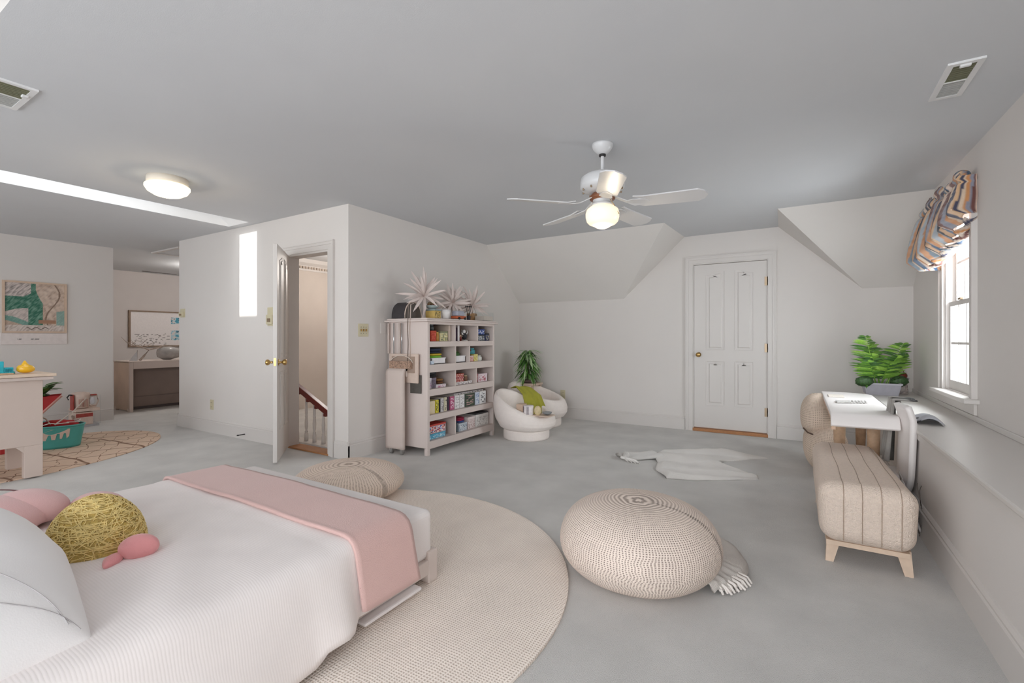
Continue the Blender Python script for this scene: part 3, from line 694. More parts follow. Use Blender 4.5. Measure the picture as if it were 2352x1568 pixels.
def twist(u, v):
    a = 2*PI*v; t_ = u; cx, cy = -1.14-.27*t_, 4.53-.22*t_; r = (.062-.025*sin(PI*t_*.8)+.03*t_**3)*(1 if t_ < .97 else .03)*(1+.35*sin(3*a+t_*5))
    return (cx+r*cos(a)*.6+r*.5*cos(a), cy-r*cos(a)*.7, max(.002, .022+r*.7*sin(a)))
grid('twisted_end', twist, 24, 18, M_bl, o, cv=True, caps=True)
for k_ in range(4):
    tube('tassel', [(-1.39-.01*k_, 4.34-.012*k_, .02), (-1.36+.03*k_, 4.27-.004*k_, .015), (-1.33+.035*k_, 4.23, .006)], [.012, .014, .006], M_bl, o, 6)

# ------------------------------------------------------------------ bench
bn = thing('upholstered_bench', 'long beige ribbed bench on splayed wooden feet along the window seat', 'bench', (.29, 3.3, 0))
M_bench = mat('bench_boucle', 'ecdacb', 1, .05, 60, .9, 170)
bx0, bx1, by0, by1, bz0, bz1 = .083, .495, 2.83, 4.0, .112, .418
o = box('seat_cushion', bx0, bx1, by0, by1, bz0, bz1, M_bench, bn, .075, 8)
for v in o.data.vertices:
    if v.co.y > 3.5 and v.co.x > .3: v.co.x -= .045
    if v.co.z < .2: v.co.x += .012 if v.co.x < .3 else -.012; v.co.y += .012*(1 if v.co.y < 3 else -1)
for q in (.11, .185, .26, .335):
    P = [(bx0+q, by0+.009, bz0+.03), (bx0+q, by0-.0005, bz1-.075)]
    for k_ in range(1, 8): a = PI/2*k_/8; P.append((bx0+q, by0+.075-.0755*cos(a), bz1-.075+.0755*sin(a)))
    P += [(bx0+q-.012*i/16-.01*sin(i*.7+q*9)*.25, by0+.075+(by1-by0-.15)*i/16, bz1+.0005) for i in range(17)]
    tube('seam', P, .0018, solid('a8927f'), bn, 5)
boxes('base_frame', [(bx0+.04, bx1-.04, by0+.05, by0+.08, .095, .118), (bx0+.04, bx0+.07, by0+.08, by1-.1, .095, .118), (bx1-.08, bx1-.05, by0+.08, by1-.1, .095, .118), (bx0+.04, bx1-.05, by1-.1, by1-.08, .095, .118)], M_wood2 if False else mat('pale_ash', 'd8c0aa', .6, .06, 30), bn)
for x, y, sx, sy in ((bx0+.075, by0+.11, -1, -1), (bx1-.06, by0+.11, 1, -1), (bx0+.06, by1-.12, -1, 1), (bx1-.1, by1-.12, 1, 1)):
    V = []
    for z, w, ox, oy in ((.0, .017, sx*.02, sy*.02), (.115, .03, 0, 0)):
        V += [(x+ox-w, y+oy-.018, z), (x+ox+w, y+oy-.018, z), (x+ox+w, y+oy+.018, z), (x+ox-w, y+oy+.018, z)]
    mesh('leg', V, [[3, 2, 1, 0], [4, 5, 6, 7]]+[[i, (i+1) % 4, 4+(i+1) % 4, 4+i] for i in range(4)], mat('pale_ash', 'd8c0aa'), bn, False)

# ------------------------------------------------------------------ white waterfall table by the window seat
tb = thing('side_table', 'white soft-edged table with turned wooden legs beside the window seat', 'table', (.36, 4.5, 0))
M_tab = mat('white_lacquer', 'f5f0ee', .4, .01, 5)
tsec = rnd([(3.70, .575), (3.745, .648), (5.2, .65)], .03)
def tabf(u, v):
    y, z = path(tsec, u); x = .185+v*(.37); y = y+(.06*(1-v)*0)+(.02*v*(u < .5))
    rx = .36*(1 if u < .9 else 1-.5*((u-.9)/.1)**3)
    return (.185+.04*0+rx*v+.0, y, z)
tt = thick(grid('table_top', tabf, 50, 8, M_tab, tb), .028); bev(tt, .006, 2)
prism('side_edge', [(3.71, .545), (3.74, .62), (5.2, .622), (5.2, .60), (3.85, .6)], 0, .187, .21, mat('beech_edge', 'd9b99f', .6, .08, 20), tb)
for x, y in ((.27, 4.35), (.46, 4.2), (.27, 5.0), (.46, 5.0)):
    lathe('leg', [(.03, 0), (.024, .02), (.036, .3), (.04, .5), (.04, .62)], (x, y, 0), M_wood, tb, 16)
box('leg_stretcher', .25, .48, 4.55, 4.6, .1, .17, M_wood, tb, .01)
t = tag(thick(grid('table_runner', lambda u, v: (.25+u*.2, 4.3+v*.13+.1*u, .6535+.003*sin(u*60)*(u > .4)), 40, 6, M_bl), .004), 'small cream fringed mat lying on the white table', 'mat')
t = tag(box('note_card', .22, .33, 4.72, 4.9, .651, .656, solid('ece4da'), None, .001), 'thin cream card lying at the back of the white table', 'card')
# knitted bean cushion leaning on the table
M_kb = weave('knit_bean', 'e6d2c0', 'b09b89', 90, 46, 'UV', wob=.01, thr=(.0, .45), bump=1.0)
t = thing('knitted_beanbag', 'tan knitted beanbag slumped against the left side of the white table', 'beanbag', (.05, 4.95, 0))
blob('bean_upper', (.16, 5.0, .46), .14, .34, .185, M_kb, (0, 0, -.06), 60, 30, par=t, pw=.8)
blob('bean_lower', (.2, 4.9, .205), .16, .42, .205, M_kb, (0, 0, .05), 60, 30, par=t, pw=.85)
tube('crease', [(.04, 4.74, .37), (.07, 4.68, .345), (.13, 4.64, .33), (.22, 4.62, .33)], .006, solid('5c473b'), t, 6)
# curved white chair back with draped grey cloth
ch = thing('curved_chair', 'white curved chair back standing between the bench and window seat', 'chair', (.56, 3.9, 0))
def cback(u, v):
    z = .13+.6*u; w = .2*(1-max(0, (.3-u)/.3)**2.2*.8); c_ = 3.93-.12*sin(PI*u*.5)
    return (.575-.0*u+.014*cos(v*PI*2)-.06*max(0, u-.86)*3, c_+(v-.5)*2*w*.95, z)
thick(grid('backrest', cback, 24, 14, M_tab, ch), .03, 0)
for y in (3.85, 4.02): tube('leg', [(.56, y, .2), (.55, y, .0)], .014, M_tab, ch, 8)
box('seat', .5, .59, 3.8, 4.1, .22, .27, M_tab, ch, .02)
def drape(u, v):
    a = u; z = .745-.48*max(0, a-.12)**1.05 if a > .12 else .745; 
    y = 3.84+.2*v+.10*a; x = .535-.028*sin(v*PI*5)*(.3+.7*a)-.02*a+(0 if a > .12 else (.12-a)*.9)
    return (x, y, z+.004*sin(v*9))
def dcol(u, v):
    s = sin(v*PI*5+.6*u); return mixc(rgb('3f3c38'), rgb('a9a5a0'), s*.5+.5+.2*nz(u*5, v*9)) if u > .04 else rgb('3a3736')
tag(thick(grid('draped_cloth', drape, 40, 40, M_colc, col=dcol), .004), 'grey folded cloth draped over the curved white chair back', 'cloth')
def fld(u, v):
    return (.64+.13*v+.02*u, 3.86+.30*u-.03*v, .606+.055*sin(PI*v)*(.6+.4*sin(u*9))*(1-.5*u)+.004)
tag(thick(grid('folded_scarf', fld, 24, 16, M_colc, col=lambda u, v: rgb('2c282b') if abs(sin(u*5+v*2.5)) < .45 else rgb('b7b8be')), .005), 'black and silver scarf lying on the window seat beside the chair', 'scarf')
def sht(u, v): return (.42+.19*v, 3.6+.4*u, .30*(1-v)*0+.22+.02*sin(u*18+v*5)-.1*v*u)
o = tag(thick(grid('crumpled_sheet', lambda u, v: (.545+.045*v+.006*sin(u*25), 3.45+.33*u, .05+.26*(1-v)*(.55+.45*u)+.012*sin(u*22)), 24, 10, M_colc, col=lambda u, v: mixc(rgb('9c9894'), rgb('d2cecb'), .5+nz(u*6, v*6))), .004), 'crumpled grey sheet behind the bench at the window seat', 'sheet')
tubes('tangled_cord', [[(.6, 3.5+.02*i, .3-.27*t_/8+.0*i) if 0 else (.601-.008*sin(t_+i), 3.5+.05*i+.012*sin(t_*2+i), .3-.036*t_) for t_ in range(9)] for i in range(2)], .0022, solid('6d655f'), None, 5)
tag(bpy.data.objects['tangled_cord'], 'thin tangled grey cord hanging on the window seat front', 'cord')

# ------------------------------------------------------------------ palm on the window seat
def leafmesh(name, m, L=1, w=.05, droop=.3, n=5, fold=.3):
    V, F = [], []
    for i in range(n+1):
        t_ = i/n; ww = w*(sin(PI*min(1, t_*.9+.08))**.7 if t_ < 1 else 0.02); z = -droop*t_*t_
        V += [(L*t_, -ww, z+fold*ww), (L*t_, 0, z), (L*t_, ww, z+fold*ww)]
    for i in range(n):
        for k_ in (0, 1): a = i*3+k_; F.append([a, a+3, a+4, a+1])
    me = bpy.data.meshes.new(name); me.from_pydata(V, [], F); me.materials.append(m)
    me.polygons.foreach_set('use_smooth', [True]*len(me.polygons)); return me
def put(name, me, p, d, s, parent, up=Vector((0, 0, 1)), sw=None, roll=0):
    o = bpy.data.objects.new(name, me); CO.link(o); o.parent = parent
    x = Vector(d).normalized(); y = up.cross(x)
    if y.length < .05: y = Vector((0, 1, 0)).cross(x)
    y.normalize(); z = x.cross(y)
    M_ = Matrix((x, y, z)).transposed().to_4x4()
    if roll: M_ = M_ @ Matrix.Rotation(roll, 4, 'X')
    M_ = Matrix.Translation(Vector(p)-base(parent)) @ M_ @ Matrix.Diagonal((s, sw or s, s, 1)); o.matrix_local = M_; return o
G = [mat('leaf_green_%d' % i, c, .45, .15, 12) for i, c in enumerate(('5c8c3c', '7fb045', 'a3d05a', '446e36'))]
pp = thing('potted_palm', 'green palm in a grey rectangular planter on the window seat', 'plant', (.66, 5.72, .6))
mesh('planter', [(x, y, z) for z, k_ in ((.6, .0), (.705, .02)) for x, y in ((.56-k_, 5.6-k_), (.8+k_, 5.6-k_), (.8+k_, 5.84+k_), (.56-k_, 5.84+k_))], [[3, 2, 1, 0], [0, 1, 5, 4], [1, 2, 6, 5], [2, 3, 7, 6], [3, 0, 4, 7]], solid('b3b2bb'), pp, False)
boxes('planter_rim', [(.532, .828, 5.572, 5.59, .7, .715), (.532, .828, 5.85, 5.868, .7, .715), (.532, .55, 5.59, 5.85, .7, .715), (.81, .828, 5.59, 5.85, .7, .715)], solid('bfbec6'), pp)
box('soil', .56, .8, 5.6, 5.84, .67, .69, solid('3b3027'), pp)
lfs = [leafmesh('palm_leaflet', g, 1, .055, .28) for g in G]
FR = Vector((cos(math.radians(31)), sin(math.radians(31)), 0))   # across the planter as seen from the bed
rr = random.Random(11); ctr = Vector((.68, 5.70, .69)); frm = Vector((.3, -.95, 0)).normalized()
fr = [(-.10, .47, -.10, 0), (.13, .40, .20, 0), (-.03, .30, -.22, .5), (.02, .28, .18, .7), (.0, .22, .02, 1.0), (-.08, .24, -.26, .9), (.08, .30, .30, .3), (-.02, .38, -.06, -.4)]
for fi, (bx_, hh, side, fw_) in enumerate(fr):
    tip = ctr+FR*(bx_+side*.45)+Vector((0, 0, hh))+frm*(.16*fw_); b0 = ctr+FR*(bx_*.5); mid = (b0+tip)/2+Vector((0, 0, hh*.16))
    P = [b0*(1-s)**2+mid*2*s*(1-s)+tip*s*s for s in [i/10 for i in range(11)]]
    st = tube('frond', P, [.005-.0035*i/10 for i in range(11)], G[2 if fi < 2 else 1], pp, 5)
    n = 17
    for i in range(n):
        s = .22+.76*i/(n-1); p = b0*(1-s)**2+mid*2*s*(1-s)+tip*s*s; tg = ((mid-b0)*(1-s)+(tip-mid)*s).normalized()
        ln = (.17*sin(PI*min(.95, .25+.7*s))+.02)*(1 if fi < 2 else .8)
        for sd in (-1, 1):
            d = FR*sd*(.95)+tg*.30+frm*rr.uniform(-.35, .25)+Vector((0, 0, rr.uniform(-.05, .1)))
            put('leaflet', lfs[(0, 1, 1, 2, 3)[rr.randrange(5)]], p, d, ln*rr.uniform(.85, 1.1), st, sw=.17, up=(frm+Vector((rr.uniform(-.3, .3), 0, .5))).normalized())
for sgn in (-1, 1):
    b_ = blob('variegated_clump', tuple(ctr+FR*.165*sgn+Vector((0, -.05, .04))), .075, .06, .05, mat('variegated', '3d5c33', .5, .6, 55), (0, 0, .3), 14, 9, fn=lambda p: p*(1+.25*nz(p.x*4, p.y*4, p.z*4)), par=pp)
    for i in range(22):
        put('clump_leaf', lfs[(0, 3)[i % 2]], tuple(ctr+FR*.15*sgn+Vector((0, -.05, .03))), (FR*rr.uniform(-.3, 1)*sgn+Vector((rr.uniform(-.5, .5), rr.uniform(-1, .3), rr.uniform(-.2, 1)))), rr.uniform(.05, .09), b_, sw=.11)
# figurine lantern
fg = thing('glass_figurine', 'small glass lantern figurine with red-brown top in the window seat corner', 'figurine', (.86, 5.86, .6))
c_ = (.86, 5.86, .6)
lathe('glass_body', [(.05, 0), (.052, .01), (.045, .08), (.035, .12), (.032, .125)], c_, mat('etched_glass', 'b9aca8', .25, .5, 60), fg, 20)
lathe('etched_medallion', [(0, 0), (.033, .002), (.033, .004), (0, .006)], (0, 0, 0), solid('d6cac6'), fg, 18).matrix_local = Matrix.Translation((-.012, -.048, .06)) @ Matrix.Rotation(math.radians(82), 4, 'X')
lathe('silver_band', [(.035, .125), (.056, .14), (.06, .15), (.05, .158)], c_, M_chrome, fg, 20)
blob('red_top', (.86, 5.86, .775), .045, .035, .03, mat('red_glaze', '7a3325', .3, .5, 50), (0, 0, 0), 16, 10, par=fg, fn=lambda p: Vector((p.x, p.y, p.z*(1+.4*abs(p.x)))))
tube('loop_handle', [(.825, 5.85, .78), (.845, 5.85, .81), (.86, 5.85, .85), (.87, 5.85, .82), (.885, 5.85, .79)], .004, mat('red_glaze', '7a3325'), fg, 6)

# ------------------------------------------------------------------ striped balloon valance
va = thing('window_valance', 'striped blue, orange and cream balloon valance over the window', 'curtain', (.9, 4.6, 1.7))
def valf(u, v):
    # u along the window (near to far), v from the top down
    y = 4.135+.83*u; top = 2.2+.01*u; bot = 1.95-.27*u**.75-.035*abs(sin(u*PI*2.0)); z = top+(bot-top)*v
    x = .90-.02*u-.10*sin(PI*.5*min(1, v*1.1))*(.5+.5*u)-.035*(v > .9)*0
    x += .012*sin(u*60+v*4)*(.4+v)+.012*sin(u*23+2*v)+.02*math.exp(-((v-.16)/.04)**2)-.012*math.exp(-((v-.08)/.05)**2)
    if v > .86: x += (v-.86)*.55
    y += .006*sin(v*9+u*14); z += .012*sin(u*31)*(1-v)+(v < .14)*.02*sin(u*17)
    return (min(x, .985), y, z)
SC_ = [rgb(c) for c in ('d9b48e', '4a4a5e', 'd8c2ab', 'c98f60', '8d8f9c', '6f4a44', 'd6bfae', '3f5a78', 'c9a27e', '2f3340', 'dccabb', '6f7f8c', 'c58b5e', 'a8b0b8')]
def stripe(u, v):
    q = u*42+.5*nz(u*8, v*3)+.3*sin(v*3); i = int(q) % 14; c = SC_[i]
    return mixc(c, rgb('ffffff'), .1+.1*nz(u*30, v*20))
thick(grid('valance_front', valf, 150, 44, M_colc, va, col=stripe), .003)
grid('side_return', lambda u, v: ((lambda p: (p[0]+(.985-p[0])*u, p[1]-.0, p[2]))(valf(0, v))), 10, 24, M_colc, va, col=lambda u, v: SC_[int(u*6+v*.6) % 14])
grid('side_return', lambda u, v: ((lambda p: (p[0]+(.985-p[0])*u, p[1]-.0, p[2]))(valf(1, v))), 10, 24, M_colc, va, col=lambda u, v: SC_[int(u*6+v*.6+3) % 14])
# rolled back lower flap toward the window and small fold at the near bottom
def flap(u, v):
    p = valf(u*.75, 1); return (p[0]+.085*v, p[1], p[2]-.03*sin(PI*v)+.03*v-.02*(1-u))
thick(grid('lower_flap', flap, 60, 8, M_colc, va, col=lambda u, v: SC_[int(u*20+v*3) % 14] if int(u*20+v*3) % 2 else rgb('cfc0b2')), .003)
box('mounting_board', XR-.06, XR, 4.2, 4.98, 2.1, 2.12, M_trim, va)
blob('near_rosette', (.93, 4.22, 2.215), .045, .06, .04, M_colc, (0, 0, 0), 16, 10, par=va)
bpy.data.objects['near_rosette'].data.color_attributes.new('Col', 'FLOAT_COLOR', 'POINT')
for i, a_ in enumerate(bpy.data.objects['near_rosette'].data.color_attributes['Col'].data): a_.color = SC_[(i//3) % 14]

# ------------------------------------------------------------------ ivory tub chairs
def tub(label, c, rad, hb, hf, ang, tf=1.2, zoff=.1):
    t = thing('tub_chair', label, 'chair', (c[0], c[1], 0), 'ivory tub chairs in the corner')
    def hgt(a): return hf+(hb-hf)*((1+cos(a-ang))/2)**tf
    prof = [(.70, 0, 0), (.86, .10, 0), (.97, .32, 0), (1.0, .52, 0), (.985, .72, 0), (.95, .88, 0), (.89, .97, 0), (.82, 1.0, 0), (.755, .97, 0), (.72, .88, 0), (.70, .7, 1), (.66, .4, 2), (.58, .15, 2), (.4, .02, 2), (0, 0, 2)]
    zs = zoff+.13
    def f(u, v):
        a = 2*PI*u; h = hgt(a); k = v*(len(prof)-1); i = min(len(prof)-2, int(k)); q = k-i
        r = prof[i][0]*(1-q)+prof[i+1][0]*q; zz = prof[i][1]*(1-q)+prof[i+1][1]*q
        inner = k >= 9; 
        if not inner: z = zoff+(h-zoff)*zz
        else: zi = zs+(zoff+(h-zoff)*.88-zs)*(zz/.88); z = zi
        lean = .0 if inner else 0
        rr_ = r*rad; ox = cos(ang)*(.07*(z-zoff)/hb); oy = sin(ang)*(.07*(z-zoff)/hb)
        return (c[0]+rr_*cos(a)+ox, c[1]+rr_*sin(a)+oy, z)
    grid('shell', f, 56, 56, M_boucle, t, cu=True)
    lathe('plinth', [(rad*.74, .0), (rad*.75, .02), (rad*.75, zoff-.02), (rad*.72, zoff+.03), (0, zoff+.03)], (c[0], c[1], 0.001), M_boucle, t, 40)
    return t
tub('round ivory tub chair holding boxes, nearest the bookcase', (-2.67, 4.70), .352, .54, .275, math.radians(182), 1.25)
t2 = tub('ivory tub chair with flat padded rim, under the hanging green fern', (-2.92, 5.48), .39, .55, .34, math.radians(185), 1.0)
# green throw over the back of the near chair
def gthr(u, v):
    # u across, v along the drape
    A = [(-2.98, 5.10, .55), (-2.86, 5.02, .585), (-2.72, 4.96, .50), (-2.62, 4.86, .36), (-2.58, 4.80, .31)]
    B = [(-2.86, 5.26, .565), (-2.74, 5.20, .56), (-2.58, 5.16, .48), (-2.47, 5.06, .37), (-2.44, 4.98, .26)]
    k = v*4; i = min(3, int(k)); q = k-i
    a = Vector(A[i])*(1-q)+Vector(A[i+1])*q; b = Vector(B[i])*(1-q)+Vector(B[i+1])*q
    p = a*(1-u)+b*u; p += Vector((-.11, -.065, -.035)); p += Vector((0, -.5, .6)).normalized()*(.010*sin(u*PI*5+v*2)*(.3+v)); return p
gt = tag(thick(grid('green_throw', gthr, 28, 28, mat('lime_throw', 'a9a63c', .95, .06, 14, .25, 200)), .012), 'lime green throw draped over the ivory tub chairs', 'blanket')
# things held in the near chair
t = thing('storage_canister', 'white and tan paper-wrapped canister on the near tub chair', 'canister', (-2.57, 4.58, .3))
mesh('tan_side', *[(lambda v, f: (v, f))(*boxg(-2.66, -2.58, 4.46, 4.55, .3, .41))][0], solid('cdb49f'), t, False)
lathe('wrap', [(.055, 0), (.058, .005), (.058, .095), (.052, .1), (0, .1)], (-2.53, 4.50, .3), mat('paper_wrap', 'e6dede', .7, .1, 40), t, 16)
for k_ in (-.03, .015, .03): box('wrap_line', -2.53+k_, -2.528+k_, 4.438, 4.444, .305, .395, solid('5b4a55'), t)
t = tag(blob('yellow_plush', (-2.43, 4.53, .345), .04, .035, .055, mat('pale_yellow_plush', 'dcc9a0', .9, .1, 40, .4, 150), (0, 0, 0), 16, 12), 'pale yellow plush beside the paper canister', 'toy')
t = thing('glass_dish', 'clear glass dish on the low rim of the near tub chair', 'dish', (-2.33, 4.60, .3))
lathe('bowl', [(.02, 0), (.045, .012), (.055, .03), (.052, .03), (.04, .016), (0, .01)], (-2.34, 4.58, .302), mat('smoky_glass', 'c9cdd0', .1, .1, 30, trans=.6), t, 20)
tag(box('wooden_tray', -2.5, -2.28, 4.5, 4.66, .286, .298, mat('tray_wood', 'd9c3b2', .6), None, .005), 'thin pale tray across the near tub chair rim', 'tray')
# small shelf table with the hanging fern
st = thing('plant_stand', 'low beige stand in the corner behind the ivory chairs', 'plant stand', (-3.19, 5.7, 0))
box('stand_top', -3.32, -3.05, 5.56, 5.84, .49, .52, mat('stand_beige', 'cdb7a6', .6), st, .006)
for x in (-3.29, -3.08):
    for y in (5.59, 5.81): box('leg', x-.015, x+.015, y-.015, y+.015, 0, .49, mat('stand_beige', 'cdb7a6'), st)
fn_ = thing('hanging_fern', 'bushy green spider fern on the low stand in the corner', 'plant', (-3.2, 5.68, .52))
lathe('pot', [(.06, 0), (.085, .01), (.09, .035), (.085, .04), (0, .035)], (-3.2, 5.68, .521), solid('6a5550'), fn_, 20)
tube('stem', [(-3.2, 5.68, .55), (-3.2, 5.68, .9)], .012, solid('56683c'), fn_, 8)
fl = [leafmesh('fern_leaf', g, 1, .06, .95, 6) for g in (G[0], G[3], mat('leaf_pale', 'b4cc9c', .5, .2, 12))]
for i in range(230):
    a = rr.uniform(0, 2*PI); z = .58+.38*rr.random()**.8; r = .02+.035*(1.02-z)
    d = Vector((cos(a), sin(a), rr.uniform(-.2, .9)*(1 if z > .85 else .4)))
    put('leaf', fl[(0, 0, 1, 2, 2)[rr.randrange(5)]], (-3.2+r*cos(a), 5.68+r*sin(a), z), d, rr.uniform(.11, .185), fn_, sw=.2)
#@@B2
# ------------------------------------------------------------------ bookcase
bc = thing('bookcase', 'cream open bookcase with five shelves full of books and boxes', 'bookcase', (-3.3, 4.0, 0))
X0, X1, Y0, Y1 = -3.57, -3.05, 3.44, 4.6; ZT = 1.30
ZB = [1.107, .88, .641, .389, .137]
box('side_panel', X0, X1-.0, Y0, Y0+.028, .07, ZT, M_white, bc, .002); box('side_panel', X0, X1, Y1-.022, Y1, .07, ZT, M_white, bc, .002)
box('back_panel', X0, X0+.012, Y0+.028, Y1-.022, .08, ZT, mat('back_board', 'c6bab3', .7), bc)
box('face_post', X1-.02, X1+.004, Y0-.004, Y0+.03, 0.05, ZT, M_white, bc, .003); box('face_post', X1-.02, X1+.004, Y1-.024, Y1+.002, 0.05, ZT, M_white, bc, .003)
for x, y in ((X1-.04, Y0), (X1-.04, Y1-.04), (X0, Y0), (X0, Y1-.04)): box('foot', x, x+.04, y, y+.04, .0, .0695, M_white, bc, .003)
for z, th in zip(ZB, (.054, .075, .067, .059, .074)):
    box('shelf', X0+.012, X1-.004, Y0+.028, Y1-.022, z-.02, z, M_white, bc)
    box('shelf_rail', X1-.012, X1+.002, Y0+.03, Y1-.024, z-th, z, M_white, bc, .002)
box('top_board', X0-.02, X1+.035, Y0-.045, Y1+.04, ZT, ZT+.018, M_white, bc, .005); box('top_cornice', X0, X1+.022, Y0-.03, Y1+.025, ZT+.018, ZT+.035, M_white, bc, .006)
box('top_rail', X1-.012, X1+.002, Y0+.03, Y1-.024, ZT-.025, ZT, M_white, bc)
ZTOP = ZT+.035
def yat(px):   # depth along the bookcase front of a given place on it
    q = (px-1176)/1078; return 3.05*(.8540+.5203*q)/(.5203-.8540*q)
for row, pxs in ((0, (1046.5, 1098.5)), (1, (1047.5, 1079.5)), (2, (1047.3, 1095.5)), (4, (1047.2,))):
    top = ([ZT-.005]+[z-.03 for z in ZB])[row]
    for p in pxs:
        y = yat(p); box('divider', X0+.012, X1-.006, y-.009, y+.009, ZB[row], top, M_white, bc)
box('teal_liner', X0+.013, X0+.02, Y0+.03, yat(1046), .881, 1.05, solid('4f8078'), bc)
# contents
def pcol(u, v, c, k, sd, n=14, m=6):
    return rgb(k[R2.randrange(len(k))]) if hsh(int(u*n), int(v*m), sd) < .45 else rgb(c)
def hsh(i, j, s): q = math.sin(i*127.1+j*311.7+s*74.7)*43758.5453; return q-math.floor(q)
R2 = random.Random(5); SEED = [0]
def item(name, cat, label, p0, p1, z0, h, c, xf=-3.09, dep=.2, kind='box', pr=None, group=None):
    """an object standing on a shelf between two places of the front"""
    if not group:
        sh = ('top', 'second', 'third', 'fourth', 'lowest')[min(range(5), key=lambda i_: abs(ZB[i_]-z0) if z0 > ZB[i_]-.01 else 9)]
        pl_ = {'book': 'books', 'box': 'boxes', 'jar': 'jars', 'bin': 'bins', 'figurine': 'figurines', 'cloth': 'cloth stacks'}.get(cat)
        if pl_: group = pl_+' on the '+sh+' bookcase shelf'
    y0, y1 = yat(p0)+.004, yat(p1)-.004; SEED[0] += 1; sd = SEED[0]; z0 += .001
    if kind == 'book':
        t = thing(name, label, cat, (xf, (y0+y1)/2, z0), group)
        box('cover', xf-dep, xf, y0, y1, z0, z0+h, solid(c), t, min(.003, (y1-y0)*.2)); box('pages', xf-dep-.0-.002, xf-.006, y0+.003, y1-.003, z0+.003, z0+h+.0015, solid('efe8dc'), t)
        if pr:
            w = y1-y0
            picture('spine_print', (xf+.0012, y0+w*.12, z0+h*.12), (0, w*.76, 0), (0, 0, h*.76), max(3, int(w/.008)), max(6, int(h/.008)), lambda u, v: rgb(pr[int(hsh(int(u*4), int(v*16), sd)*len(pr)) % len(pr)]), t)
        return t
    if kind == 'box':
        t = thing(name, label, cat, (xf, (y0+y1)/2, z0), group)
        box('carton', xf-dep, xf, y0, y1, z0, z0+h, solid(c), t, .003); box('lid', xf-dep-.001, xf+.0015, y0-.001, y1+.001, z0+h*.82, z0+h+.001, solid(c if not pr else pr[0]), t, .002)
        if pr:
            w = y1-y0
            picture('front_print', (xf+.0025, y0+w*.06, z0+h*.08), (0, w*.88, 0), (0, 0, h*.7), max(6, int(w/.007)), max(5, int(h/.007)), lambda u, v: rgb(pr[int(hsh(int(u*w/.011), int(v*h/.012), sd)*len(pr)) % len(pr)]), t)
        return t
    if kind == 'bin':
        t = thing(name, label, cat, (xf, (y0+y1)/2, z0), group); w = .006
        boxes('bin_body', [(xf-dep, xf, y0, y1, z0, z0+.006), (xf-w, xf, y0, y1, z0, z0+h), (xf-dep, xf-dep+w, y0, y1, z0, z0+h), (xf-dep, xf, y0, y0+w, z0, z0+h), (xf-dep, xf, y1-w, y1, z0, z0+h)], solid(c), t)
        boxes('bin_rim', [(xf-.002, xf+.004, y0-.003, y1+.003, z0+h-.008, z0+h)], solid(c), t); return t
    if kind == 'jar':
        t = thing(name, label, cat, (xf-.04, (y0+y1)/2, z0), group); r = (y1-y0)/2; cc = (xf-r, (y0+y1)/2, z0)
        lathe('jar_body', [(r*.85, 0), (r, h*.06), (r, h*.7), (r*.75, h*.8), (r*.75, h*.84)], cc, solid(c, .25), t, 18)
        lathe('jar_lid', [(r*.8, h*.84), (r*.82, h), (0, h)], cc, solid(pr[0] if pr else 'c9c4bf'), t, 18); return t
    if kind == 'fig':
        t = thing(name, label, cat, (xf-.04, (y0+y1)/2, z0), group); r = (y1-y0)/2; cy = (y0+y1)/2; x = xf-r
        lathe('figure_base', [(r*.7, 0), (r*.72, h*.06), (r*.35, h*.1), (0, h*.1)], (x, cy, z0), solid(pr[-1]), t, 14)
        blob('figure_body', (x, cy, z0+h*.38), r*.55, r*.6, h*.28, solid(c), par=t, nu=14, nv=9); blob('figure_head', (x, cy-r*.1, z0+h*.76), r*.34, r*.36, h*.16, solid(pr[0]), par=t, nu=12, nv=8)
        for s in (-1, 1): tube('figure_arm', [(x, cy+s*r*.4, z0+h*.5), (x+.005, cy+s*r*.95, z0+h*.66), (x, cy+s*r*.8, z0+h*.9)], [r*.16, r*.13, r*.08], solid(pr[0]), t, 6)
        return t
    if kind == 'pile':   # limp folded cloths / soft stack
        t = thing(name, label, cat, (xf-.05, (y0+y1)/2, z0), group); k = max(1, len(pr)); 
        for i, cc in enumerate(pr):
            s_ = .012*hsh(i, 1, sd); V = None
            blob('folded_layer', (xf-dep*.5, (y0+y1)/2+s_, z0+h*(i+.5)/k), dep*.5, (y1-y0)/2-s_, h/k*.56, solid(cc, .9), par=t, nu=20, nv=8, pw=.6, fn=lambda p: Vector((p.x, p.y, p.z*(1+.3*nz(p.x*3, p.y*3, i+sd)))))
        return t
    if kind == 'leafy':
        t = thing(name, label, cat, (xf-.05, (y0+y1)/2, z0), group); cy = (y0+y1)/2
        blob('clump', (xf-.06, cy, z0+h*.35), .045, (y1-y0)*.4, h*.35, G[3], par=t, nu=14, nv=8)
        for i in range(26): put('leaf', lfs[i % 4], (xf-.06, cy+(hsh(i, 2, sd)-.5)*(y1-y0)*.5, z0+h*.3), (hsh(i, 3, sd)*.8, hsh(i, 5, sd)*2-1, .2+hsh(i, 7, sd)), .06, t, sw=.12)
        return t
z1, z2, z3, z4, z5 = ZB
item('book', 'book', 'pale yellow and white book at the left end of the top shelf', 989, 994, z1, .17, 'ece6d2', kind='book', pr=['f0e2a0', 'f2efe6'])
item('box', 'box', 'plain red box on the top shelf below the dark glass jar', 996, 1010, z1, .105, 'c4452f', pr=['c9503a', 'b93a28', 'd0614a'])
item('jar', 'jar', 'dark grey glass jar standing on the red box', 998, 1009, z1+.107, .062, '454a4c', xf=-3.10, kind='jar', pr=['8e9496'])
item('jar', 'jar', 'amber patterned jar beside the red box', 1010.5, 1018, z1, .092, 'b8843e', kind='jar', pr=['d8b060'])
